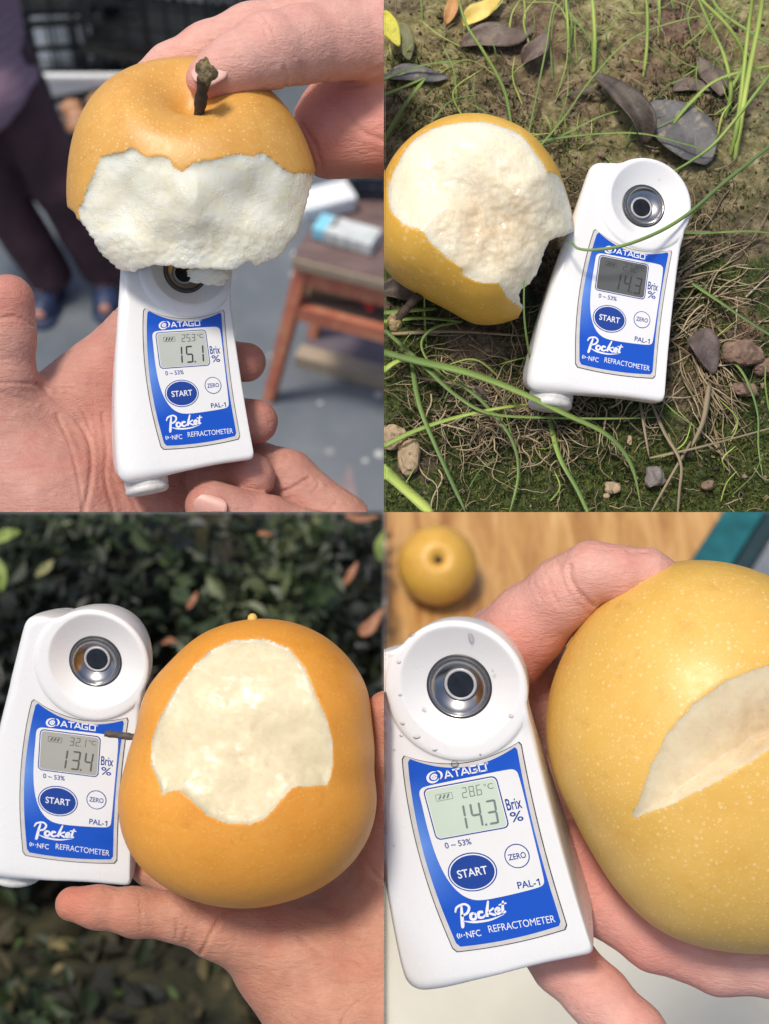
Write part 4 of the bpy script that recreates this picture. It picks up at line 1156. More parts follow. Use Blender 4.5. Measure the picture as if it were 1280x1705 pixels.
# standing person at the left edge
TRO = M('maroon_trousers', 0.85)
TRO.set(Base_Color=TRO.ramp(TRO.noise(120, 4), [(0.3, (0.036, 0.015, 0.020)), (0.7, (0.080, 0.036, 0.046))])); TRO.bump(TRO.noise(3, 3), 1.0, 0.4)
SHI = M('purple_grey_shirt', 0.85)
w_ = SHI.n('ShaderNodeTexWave', {'Vector': SHI.tc, 'Scale': 9.0, 'Distortion': 1.0, 'Detail': 1.0}, bands_direction='Z').outputs['Fac']
SHI.set(Base_Color=SHI.mix(SHI.rng(w_, 0.3, 0.8, 0, 0.4), (0.25, 0.15, 0.20, 1), (0.31, 0.24, 0.31, 1))); SHI.bump(SHI.noise(60, 3), 8, 0.4)
SAN = simple('navy_sandal', (0.020, 0.035, 0.085), 0.5, 0.3, 40)
fl = on_plane(90, 492, 0); fr = on_plane(180, 482, 0)
hip = np.array([(fl[0] + fr[0]) / 2 - 185, (fl[1] + fr[1]) / 2 + 30, 880])
def person_field(parts, h, lo, hi, k):
    G = Grid(lo, hi, h); F = G.new(200.0)
    for a, b, ra, rb in parts: add_capsule(G, F, a, b, ra, rb, k)
    return G, F
hl = hip + [-85, 0, 0]; hr = hip + [80, 0, 0]
kl = (hl + fl) / 2 + [-12, -30, 20]; kr = (hr + fr) / 2 + [12, -30, 20]
up = lambda p, z: np.array([p[0], p[1], z])
body = [(hl, kl, 82, 58), (kl, up(fl, 90), 56, 38), (hr, kr, 82, 58), (kr, up(fr, 90), 56, 38),
        (up(fl, 60), np.array([fl[0] - 18, fl[1] - 130, 38]), 36, 30), (up(fr, 60), np.array([fr[0] + 14, fr[1] - 130, 38]), 36, 30),
        (hip + [0, 0, 20], hip + [0, 0, 330], 150, 140), (hip + [-95, 0, 500], hip + [95, 0, 500], 85, 85), (hip + [0, 0, 300], hip + [0, 0, 500], 140, 120),
        (hip + [0, -10, 560], hip + [0, -20, 640], 58, 56), (hip + [0, -25, 740], hip + [0, -20, 780], 92, 98),
        (hip + [-175, 0, 500], hip + [-235, 30, 250], 52, 44), (hip + [-235, 30, 250], hip + [-215, -120, 30], 42, 32), (hip + [-215, -120, 30], hip + [-210, -170, -50], 34, 26),
        (hip + [175, 0, 500], hip + [205, 70, 270], 52, 44), (hip + [205, 70, 270], hip + [90, 160, 110], 42, 32), (hip + [90, 160, 110], hip + [20, 190, 100], 34, 28)]
lo = np.minimum(fl, fr) - [420, 330, 10]; hi = np.array([max(fl[0], fr[0]) + 260, max(fl[1], fr[1]) + 290, 1800])
G, F = person_field(body, 14, lo, hi, 40)
V, Q = snets(G, F)
per = thing('person', 'person in maroon trousers and a purple grey shirt standing by the crates, navy sandals', 'person', (hip[0], (fl[1] + fr[1]) / 2, 0), 'world')
obj('body', V, Q, SKA, per)
tro = [(hl, kl, 108, 88), (kl, up(fl, 95), 84, 74), (hr, kr, 108, 88), (kr, up(fr, 95), 84, 74), (hip + [0, 0, 0], hip + [0, 0, 90], 160, 158)]
G, F = person_field(tro, 12, lo, hi, 30)
z = G.ax[2][None, None, :]; F = np.maximum(F, (62 - z).astype(np.float32))
V, Q = snets(G, F); N = vnormals(V, Q); V = V + N * (10 * fbm(V * [1, 1, 0.6], 90, 3, 4))[:, None]
obj('trousers', V, Q, TRO.m, per)
shi = [(hip + [-10, 10, -420], hip + [0, 0, 330], 196, 160), (hip + [-60, -40, -60], hip + [30, -40, -60], 165, 165), (hip + [-115, 0, 510], hip + [115, 0, 510], 96, 96), (hip + [0, 0, 300], hip + [0, 0, 500], 165, 140),
       (hip + [-180, 0, 505], hip + [-222, 20, 330], 74, 72), (hip + [180, 0, 505], hip + [200, 40, 340], 74, 72)]
G, F = person_field(shi, 12, lo, hi, 40)
z = G.ax[2][None, None, :]; x = G.ax[0][:, None, None]; F = np.maximum(F, (hip[2] - 210 - z + 0.9 * (x - hip[0])).astype(np.float32))
V, Q = snets(G, F); N = vnormals(V, Q); V = V + N * (12 * fbm(V, 110, 3, 8))[:, None]
obj('shirt', V, Q, SHI.m, per)
G, F = person_field([(hip + [0, -10, 775], hip + [0, 10, 800], 100, 104)], 12, lo, hi, 10)
y = G.ax[1][None, :, None]; z = G.ax[2][None, None, :]
F = np.maximum(F, (hip[2] + 790 - z - 0.9 * (y - hip[1])).astype(np.float32)); V, Q = snets(G, F)
obj('hair', V, Q, simple('black_hair', (0.012, 0.010, 0.010), 0.5, 0.3, 8), per)
for f, dx in ((fl, -18), (fr, 14)):
    G = Grid((f[0] - 75, f[1] - 190, 0), (f[0] + 75, f[1] + 70, 110), 5); F = G.new(100.0)
    add_capsule(G, F, (f[0], f[1] + 15, 12), (f[0] + dx, f[1] - 130, 12), 44, 50, 5)
    z = G.ax[2][None, None, :]; F = np.maximum(F, np.maximum(z - 22, 3 - z).astype(np.float32))
    T = G.new(100.0); add_capsule(G, T, (f[0] + dx * .6, f[1] - 85, 36), (f[0] + dx * .9, f[1] - 112, 33), 47, 43, 5)
    T = np.maximum(T, np.maximum(10 - z, 0 * z - 999).astype(np.float32)); F = smin(F, T, 4)
    V, Q = snets(G, F); obj('sandal', V, Q, SAN, per)

# little red brown work table with things on it
def wood(name, c1, c2, size=60, rough=0.6, stretch=(1, 8, 8), chip=None):
    m = M(name, rough)
    mp = m.n('ShaderNodeMapping', {'Vector': m.tc, 'Scale': stretch}).outputs[0]
    n = m.noise(size, 5, 0.6, 0.6, mp)
    col = m.ramp(n, [(0.3, c1), (0.7, c2)])
    if chip: col = m.mix(m.rng(m.noise(40, 4, 0.7), 0.56, 0.66, 0, 0.9), col, chip)
    m.set(Base_Color=col); m.bump(n, 1.5, 0.4); return m.m
REDW = wood('red_brown_paint', (0.44, 0.12, 0.07), (0.62, 0.23, 0.13), 90, 0.55, (1, 1, 1), (0.55, 0.34, 0.16))
TOPW = wood('worn_brown_top', (0.10, 0.062, 0.060), (0.21, 0.14, 0.125), 120, 0.6, (1, 4, 1))
PALEW = wood('pale_plank', (0.30, 0.23, 0.16), (0.42, 0.34, 0.25), 80, 0.7, (1, 5, 5))
TZ = 620
tl = on_plane(489, 424, TZ); tr = on_plane(640, 462, TZ); dr = (tr - tl) / np.linalg.norm(tr - tl); tr = tl + dr * 620
dn = np.array([-dr[1], dr[0], 0]); 
if dn[1] < 0: dn = -dn
def slab(a, du, dv, L, D_, z0, z1):
    P = [a, a + du * L, a + du * L + dv * D_, a + dv * D_]
    V = np.array([[p[0], p[1], z0] for p in P] + [[p[0], p[1], z1] for p in P])
    return V, [[3, 2, 1, 0], [4, 5, 6, 7], [0, 1, 5, 4], [1, 2, 6, 5], [2, 3, 7, 6], [3, 0, 4, 7]]
tb = thing('work_table', 'small red brown wooden table with splayed legs and a cluttered shelf', 'table', (tl[0] + 250, tl[1] + 150, 0), 'world')
for k in range(3): obj('top_board', *slab(tl + dn * (k * 122 - 6), dr, dn, 620, 119, TZ - 28 + (k % 2) * 3, TZ + (k % 2) * 3), TOPW, tb, smooth=False)
obj('front_edge', *slab(tl - dn * 16, dr, dn, 622, 9, TZ - 34, TZ - 4), PALEW, tb, smooth=False)
obj('front_rail', *slab(tl + dn * 4, dr, dn, 600, 24, TZ - 112, TZ - 32), REDW, tb, smooth=False)
foot = on_plane(449, 664, 0)
def leg(top, bot, w=27):
    V, Fc = tube(np.array([bot, top]), [w * .85, w * 1.1], 4); obj('leg', V, Fc, REDW, tb, smooth=False)
leg(tl + dr * 28 + dn * 20 - [0, 0, 30], foot)
off = foot - (tl + dr * 28 + dn * 20); off[2] = 0
leg(tl + dr * 28 + dn * 330 - [0, 0, 30], tl + dr * 20 + dn * 330 + off * 0.8 - [0, 0, TZ])
leg(tl + dr * 570 + dn * 20 - [0, 0, 30], tl + dr * 600 + dn * 20 - [0, 0, TZ]); leg(tl + dr * 570 + dn * 330 - [0, 0, 30], tl + dr * 600 + dn * 330 - [0, 0, TZ])
sa = tl + off * 0.30
obj('shelf_board', *slab(sa + dr * 20 + dn * 24, dr, dn, 560, 290, 408, 424), wood('dusty_shelf', (0.12, 0.08, 0.055), (0.24, 0.17, 0.12), 90), tb, smooth=False)
obj('lower_rail', *slab(sa + dr * 30 + dn * 2, dr, dn, 560, 22, 375, 428), REDW, tb, smooth=False)
a = on_plane(492, 610, 0); b = on_plane(640, 650, 0); d2 = (b - a) / np.linalg.norm(b - a); n2 = np.array([-d2[1], d2[0], 0])
tag(obj('plank', *slab(a, d2, n2, 600, 60, 2, 48), PALEW, None, a, 'world', False), 'pale wooden plank lying on the floor under the red brown table', 'plank')
tag(obj('mauve_patch', *slab(a + n2 * 70 - d2 * 10, d2, n2, 600, 260, 2, 9), simple('mauve_patch', (0.13, 0.105, 0.125), 0.6, 0.2, 80), None, a + n2 * 200, 'world', False), 'thin dull mauve patch lying on the floor behind the pale plank', 'sheet')  # thin flat patch, dull mauve against the blue grey floor
q = [on_plane(583, 772, 0), on_plane(604, 870, 0), on_plane(548, 870, 0)]
tag(obj('painted_mark', np.array([[p[0], p[1], 4] for p in q]), [[0, 1, 2]], simple('mauve_paint', (0.24, 0.19, 0.20), 0.6, 0.15, 60), None, q[0], 'world', False), kind='structure')
# on the table
def tbox(px, py, z, L, D_, H, rot, bev=6):
    p = on_plane(px, py, z); V, Fc = box_vf((p[0] - L / 2, p[1] - D_ / 2, z + 1), (p[0] + L / 2, p[1] + D_ / 2, z + 1 + H), bev)
    return rotz(V, rot, p), Fc, p
V, Fc, p = tbox(543, 350, TZ + 3, 165, 92, 52, 22, 14)
t = thing('foam_box', 'white foam box on the red brown table beside the bitten flesh', 'box', p, 'world')
obj('box_body', V, Fc, FOAM, t, smooth=True)
V, Fc = box_vf((p[0] - 84, p[1] - 48, TZ + 40), (p[0] + 84, p[1] + 48, TZ + 62), 8); obj('lid', rotz(V, 22, p), Fc, FOAM, t, smooth=False)
V, Fc, p = tbox(588, 402, TZ + 3, 150, 78, 40, -24, 3)
t = thing('drink_carton', 'pale printed carton with a light blue end lying on the red brown table', 'carton', p, 'world')
CAR = M('carton_print', 0.4)
bb = CAR.n('ShaderNodeTexBrick', {'Vector': CAR.tc, 'Scale': 18.0, 'Mortar Size': 0.03, 'Color1': (0.62, 0.66, 0.66, 1), 'Color2': (0.42, 0.46, 0.46, 1), 'Mortar': (0.70, 0.72, 0.68, 1)}).outputs['Color']
CAR.set(Base_Color=bb)
obj('carton_body', V, Fc, CAR.m, t, smooth=False)
V, Fc = box_vf((p[0] - 112, p[1] - 37, TZ + 6), (p[0] - 70, p[1] + 37, TZ + 44), 3); V = rotz(V, -24, p)
obj('blue_end', V, Fc, simple('light_blue_print', (0.25, 0.62, 0.78), 0.4, 0.05, 30), t, smooth=False)
V, Fc = box_vf((p[0] - 66, p[1] - 10, TZ + 44.2), (p[0] - 54, p[1] + 34, TZ + 45.5)); obj('dark_band', rotz(V, -24, p), Fc, simple('brown_print', (0.10, 0.075, 0.04), 0.5), t, smooth=False)
p = on_plane(640, 322, TZ)
crate('small dark crate with pale contents at the back of the red brown table', p[0] + 10, p[1] + 40, TZ + 4, 210, 150, 85, -4, simple('dark_blue_plastic', (0.03, 0.04, 0.06), 0.4), 'plastic harvest crates', 40, 'crate', 7)
V, Fc = box_vf((p[0] - 78, p[1] - 20, TZ + 18), (p[0] + 98, p[1] + 100, TZ + 84), 6); tag(obj('paper_stack', V, Fc, FOAM, None, (p[0] + 10, p[1] + 40, TZ + 18), 'world', False), 'pale block of packing paper filling the small dark crate', 'packing paper')
# on the shelf
a = on_plane(588, 474, 470); b = on_plane(602, 490, 470); c_ = on_plane(620, 516, 470)
t = thing('screwdriver', 'screwdriver with a red handle and pale shaft lying on the table shelf', 'tool', (c_ + a) / 2, 'world')
V, Fc = tube(np.array([a, b]), 7, 8); obj('shaft', V, Fc, simple('pale_yellow_wood', (0.55, 0.42, 0.20), 0.5), t)
V, Fc = tube(np.array([b, b + (c_ - b) * .2, b + (c_ - b) * .8, c_]), [8, 11, 11, 8], 10); obj('handle', V, Fc, simple('red_plastic', (0.62, 0.015, 0.02), 0.35), t)
for px, py, L, rot, col, nm, lab in ((545, 468, 190, -28, (0.42, 0.33, 0.21), 'wood_offcut', 'pale wood offcut lying at the back of the table shelf'), (560, 490, 150, -8, (0.30, 0.22, 0.13), 'wood_offcut', 'brown wood offcut lying on the table shelf beside the screwdriver'),
                                     (517, 466, 70, 10, (0.02, 0.07, 0.04), 'green_tin', 'dark green tin standing at the left end of the table shelf')):
    V, Fc, p = tbox(px, py, 425, L, 42, 26 if L > 100 else 60, rot, 3)
    tag(obj(nm, V, Fc, simple(nm + '_mat', col, 0.6, 0.2, 30), None, p, 'world', False), lab, 'offcut' if L > 100 else 'tin')

# ------------------------------------------------------------------ second photograph: mossy ground
SX0, SX1, SZ1 = 0.0, 240.0, 310.0
def soil_y(x, z, detail=True):
    x = np.asarray(x, float); z = np.asarray(z, float)
    y = 37 + (z - 87) * 0.40
    P = np.stack([x, np.zeros_like(x), z], -1)
    y = y + 8.0 * fbm(P, 55, 2, 3)
    dpx = np.exp(-(((x - 102) / 34) ** 2 + ((z - 88) / 52) ** 2) ** 2)
    y = y + 3.0 * dpx
    if detail: y = y + 4.2 * fbm(P, 15, 3, 8) + 1.9 * fbm(P, 4.0, 3, 12) - 2.2 * np.abs(fbm(P, 9, 2, 17))
    return y
def soil_at(px, py, hgt=0.0):
    y = 40.0
    for _ in range(12):
        p = S(px, py, y); y = 0.5 * y + 0.5 * (float(soil_y(p[0], p[2])) - hgt)
    return S(px, py, y)
nx, nz = 300, 388
gx, gz = np.meshgrid(np.linspace(SX0, SX1, nx), np.linspace(0, SZ1, nz), indexing='ij')
gy = soil_y(gx, gz)
V = np.stack([gx, gy, gz], -1).reshape(-1, 3)
ii, jj = np.meshgrid(np.arange(nx - 1), np.arange(nz - 1), indexing='ij')
Q = np.stack([ii * nz + jj, (ii + 1) * nz + jj, (ii + 1) * nz + jj + 1, ii * nz + jj + 1], -1).reshape(-1, 4)
rim = [i * nz for i in range(nx)] + [(nx - 1) * nz + j for j in range(1, nz)] + [i * nz + nz - 1 for i in range(nx - 2, -1, -1)] + [j for j in range(nz - 2, 0, -1)]
bk = V[rim].copy(); bk[:, 1] = bk[:, 1] + 45
nV = len(V); V2 = np.vstack([V, bk]); nr = len(rim)
side = np.array([[rim[k], nV + k, nV + (k + 1) % nr, rim[(k + 1) % nr]] for k in range(nr)])
PP = V * [1, 0, 1]
row = 852.5 - V[:, 2] / (0.25 * (1 + V[:, 1] / F0)); colp = 640 + V[:, 0] / (0.25 * (1 + V[:, 1] / F0))
moss = np.clip(0.5 + (row - 560) / 260 + 1.5 * fbm(PP, 30, 3, 21) + 0.5 * fbm(PP, 7, 2, 22), 0, 1)
clay = np.clip(1.3 * np.exp(-(((colp - 1235) / 70) ** 2 + ((row - 620) / 90) ** 2)) + 0.9 * np.exp(-(((colp - 960) / 330) ** 2 + ((row - 90) / 110) ** 2)) * (0.5 + fbm(PP, 22, 3, 31)), 0, 1)
pale = np.clip((420 - row) / 300, 0, 1) * np.clip(0.70 + 1.3 * fbm(PP, 26, 3, 41), 0, 1)
z0 = np.zeros(nr)
m = M('mossy_soil', 0.9)
n1 = m.noise(6, 5, 0.7); n2 = m.noise(1.6, 4, 0.7)
soilc = m.ramp(n1, [(0.3, (0.022, 0.015, 0.010)), (0.5, (0.13, 0.10, 0.058)), (0.72, (0.32, 0.245, 0.155))])
soilc = m.mix(m.attr('pale'), soilc, m.ramp(n1, [(0.3, (0.075, 0.072, 0.022)), (0.5, (0.26, 0.245, 0.085)), (0.7, (0.50, 0.46, 0.24))]))
soilc = m.mix(m.attr('clay'), soilc, m.ramp(n1, [(0.3, (0.11, 0.055, 0.035)), (0.7, (0.30, 0.175, 0.12))]))
mossc = m.ramp(n2, [(0.3, (0.008, 0.015, 0.003)), (0.55, (0.055, 0.080, 0.012)), (0.75, (0.18, 0.21, 0.038))])
mk = m.rng(m.math('ADD', m.attr('moss'), m.math('MULTIPLY', m.math('SUBTRACT', n1, 0.5), 1.4)), 0.35, 0.7, 0, 1)
m.set(Base_Color=m.mix(mk, soilc, mossc))
v = m.voro(1.5, 'F1').outputs['Distance']
p = m.bump(v, 0.9, 0.6); p = m.bump(n2, 1.2, 0.9, p); m.bump(n1, 2.0, 0.6, p)
SOIL = m.m
me = mesh_np('soil', V2 - V.mean(0), np.vstack([Q, side]), SOIL, True, {'moss': np.r_[moss, z0], 'clay': np.r_[clay, z0], 'pale': np.r_[pale, z0]})
tag(link('soil', me, None, V.mean(0)), kind='structure')

def tone_mat(name, stops, rough=0.55, bump=0.0, trans=0.0, size=20):
    m = M(name, rough)
    c = m.ramp(m.attr('tone'), stops)
    c = m.mix(m.rng(m.noise(size, 3), 0.3, 0.7, 0, 0.25), c, (0.02, 0.03, 0.01, 1))
    m.set(Base_Color=c)
    if trans: m.set(Subsurface_Weight=trans, Subsurface_Radius=(0.003, 0.004, 0.001), Subsurface_Scale=0.5)
    if bump: m.bump(m.noise(1.0, 3), bump, 0.5)
    return m.m
# moss tufts: thousands of little upright scales
def scatter(n, fn):
    x = rng.uniform(0.5, SX1, n); z = rng.uniform(0.5, SZ1, n)
    k = 0.25 * (1 + soil_y(x, z) / F0); r_ = 852.5 - z / k; c_ = 640 + x / k
    keep = rng.random(n) < fn(c_, r_, x, z)
    return x[keep], z[keep]
mossy = lambda c_, r_, x, z: np.clip(-0.05 + (r_ - 330) / 420 + 0.62 * np.exp(-((r_ - 150) / 160) ** 2) + 1.7 * fbm(np.stack([x, 0 * x, z], -1), 26, 3, 21), 0, 1)
x, z = scatter(80000, mossy)
y = soil_y(x, z); n = len(x)
hgt = rng.gamma(3.0, 0.65, n) + 0.5; wd = rng.uniform(0.3, 0.75, n)
th = rng.uniform(0, 2 * np.pi, n); lean = rng.normal(0, 0.5, (n, 3)); 
d = np.array([0, -0.90, 0.43]) + lean; d /= np.linalg.norm(d, axis=1, keepdims=True)
s = np.cross(d, rng.normal(0, 1, (n, 3))); s /= np.linalg.norm(s, axis=1, keepdims=True)
b = np.stack([x, y, z], 1)
V = np.stack([b - s * wd[:, None] / 2, b + s * wd[:, None] / 2, b + d * hgt[:, None] * 0.6 + s * wd[:, None] * 0.45, b + d * hgt[:, None] + 0 * s, b + d * hgt[:, None] * 0.6 - s * wd[:, None] * 0.45], 1).reshape(-1, 3)
Fm = (np.arange(n)[:, None] * 5 + np.array([[0, 1, 2, 4]])); F3 = (np.arange(n)[:, None] * 5 + np.array([[4, 2, 3, 3]]))
tone = np.repeat(np.clip(rng.normal(0.4, 0.22, n) + 0.3 * fbm(b * [1, 0, 1], 9, 2, 5), 0, 1), 5)
MOSS = tone_mat('moss_green', [(0.0, (0.014, 0.022, 0.004)), (0.5, (0.085, 0.105, 0.016)), (1.0, (0.34, 0.33, 0.085))], 0.7)
tri = np.concatenate([np.stack([Fm[:, 0], Fm[:, 1], Fm[:, 2]], 1), np.stack([Fm[:, 0], Fm[:, 2], Fm[:, 3]], 1), (np.arange(n)[:, None] * 5 + np.array([[4, 2, 3]]))])
tag(obj('moss', V, tri.astype(np.int32), MOSS, None, (100, 40, 60), attrs={'tone': tone}, clip=((0, 1), (2, 1)), smooth=False), kind='stuff')

# dry roots and straw
def ribbon_tubes(paths, radii, tones, n=3):
    Vs, Fs, Ts = [], [], []; o = 0
    for P, R, t in zip(paths, radii, tones):
        V, Fc = tube(P, R, n, False); Vs.append(V); Fs.append(np.array(Fc) + o); o += len(V); Ts.append(np.full(len(V), t))
    return np.vstack(Vs), np.vstack(Fs).astype(np.int32), np.concatenate(Ts)
paths, radii, tones = [], [], []
def straw(px, py, ang, ln, r, lift, tone, curl=0.6):
    pts = []; a = ang; x_, y_ = px, py; n = 7
    for i in range(n):
        pts.append(soil_at(x_, y_, 0.6 + lift * math.sin(math.pi * i / (n - 1)) + rng.uniform(0, 1.0)))
        a += rng.normal(0, curl / n * 2); x_ += math.cos(a) * ln / n; y_ += math.sin(a) * ln / n
    paths.append(spline(pts, 10)); radii.append(np.linspace(r, r * 0.5, 10)); tones.append(tone)
for _ in range(100):                                   # bundles right of the refractometer
    a = rng.normal(-0.55, 0.28); straw(rng.normal(1130, 55), rng.normal(500, 60), a + (math.pi if rng.random() < .5 else 0), rng.uniform(60, 170), rng.uniform(0.22, 0.6), rng.uniform(0.5, 5), rng.uniform(0.35, 1.0), 0.5)
for _ in range(75):
    a = rng.normal(1.1, 0.3); straw(rng.normal(1165, 30), rng.normal(610, 60), a, rng.uniform(50, 130), rng.uniform(0.2, 0.55), rng.uniform(0.5, 4), rng.uniform(0.3, 0.9), 0.6)
for _ in range(330):                                   # roots under and below it
    straw(rng.normal(870, 95), rng.normal(700, 34), rng.uniform(0, 6.28), rng.uniform(30, 110), rng.uniform(0.16, 0.5), rng.uniform(0.5, 6), rng.uniform(0.25, 1.0), 1.6)
for _ in range(90):
    straw(rng.normal(740, 70), rng.normal(590, 45), rng.normal(0.1, 0.5), rng.uniform(40, 130), rng.uniform(0.15, 0.4), rng.uniform(0.3, 3), rng.uniform(0.2, 0.8), 0.9)
for _ in range(70):
    straw(rng.normal(920, 30), rng.normal(320, 60), rng.normal(0.2, 0.5), rng.uniform(40, 100), rng.uniform(0.15, 0.4), rng.uniform(0.3, 3), rng.uniform(0.0, 0.5), 0.7)
for _ in range(420):
    straw(rng.uniform(640, 1300), rng.uniform(-20, 852), rng.uniform(0, 6.28), rng.uniform(20, 80), rng.uniform(0.14, 0.36), rng.uniform(0.4, 4), rng.uniform(0.1, 0.95), 1.5)
V, Fc, tn = ribbon_tubes(paths, radii, tones)
STRAW = tone_mat('dry_straw', [(0.0, (0.06, 0.042, 0.026)), (0.5, (0.27, 0.20, 0.115)), (1.0, (0.58, 0.47, 0.30))], 0.75)
tag(obj('straw', V, Fc, STRAW, None, (130, 40, 70), attrs={'tone': tn}, clip=((0, 1), (2, 1))), kind='stuff')

# grass blades, each one a thing
GRASS = tone_mat('grass_green', [(0.0, (0.06, 0.10, 0.03)), (0.35, (0.16, 0.27, 0.075)), (0.7, (0.33, 0.49, 0.09)), (1.0, (0.54, 0.66, 0.14))], 0.6, 0.15, 0.12)
def blade_mesh(P3, w0, w1, twist=0.3, roll=0.0, peak=0.25):
    C = spline(P3, max(12, 7 * len(P3))); n = len(C)
    T = np.gradient(C, axis=0); T /= np.linalg.norm(T, axis=1, keepdims=True)
    V = []
    for i in range(n):
        t = i / (n - 1)
        wd = (w0 + (w1 - w0) * t) * min(1.0, (1 - t) * 7 + 0.10) * min(1, 0.65 + t * 2)
        view = np.array([0.25 * math.sin(roll), -1, 0.25 * math.cos(roll)])
        s = np.cross(T[i], view); s /= np.linalg.norm(s) + 1e-9; nn = np.cross(s, T[i])
        if nn[1] > 0: nn = -nn
        a = roll + twist * math.sin(3 * t + roll); s2 = s * math.cos(a) + nn * math.sin(a); n2 = nn * math.cos(a) - s * math.sin(a)
        V += [C[i] - s2 * wd / 2 + n2 * wd * 0.13, C[i] - n2 * 0.0, C[i] + s2 * wd / 2 + n2 * wd * 0.13, C[i] - n2 * (0.06 + 0.03 * wd)]
    Fc = []
    for i in range(n - 1):
        a = i * 4; b = a + 4
        Fc += [[a, b, b + 1, a + 1], [a + 1, b + 1, b + 2, a + 2], [a + 2, b + 2, b + 3, a + 3], [a + 3, b + 3, b, a]]
    Fc += [[0, 1, 2, 3], [(n - 1) * 4 + k for k in (3, 2, 1, 0)]]
    return np.array(V), Fc
def grass(pts, w0, w1, tone, label=None, h0=0.0, group='grass blades over the mossy ground', mat=None, cat='grass blade', name='grass_blade', **kw):
    """pts: (px, py, height above the ground in mm)"""
    P3 = [soil_at(q[0], q[1], q[2]) for q in pts]
    V, Fc = blade_mesh(P3, w0 * 0.25 * 1.0, w1 * 0.25 * 0.95, **kw)
    g = 0.25 * rng.random()
    tt = np.repeat(np.linspace(0, 1, len(V) // 4), 4); ed_ = np.tile([0.05, -0.10, 0.05, -0.10], len(V) // 4)
    tn = np.clip(tone + ed_ + 0.10 * np.sin(tt * 7 + g * 20) + 0.18 * np.clip(tt - 0.75, 0, 1) * 4 * (g - 0.05) * 4, 0, 1)
    cl = []
    if V[:, 0].min() < 0: cl.append((0, 1))
    if V[:, 2].min() < 0: cl.append((2, 1))
    o = obj(name, V, Fc, mat or GRASS, None, P3[0], attrs={'tone': tn}, clip=cl)
    return tag(o, label, cat, group)
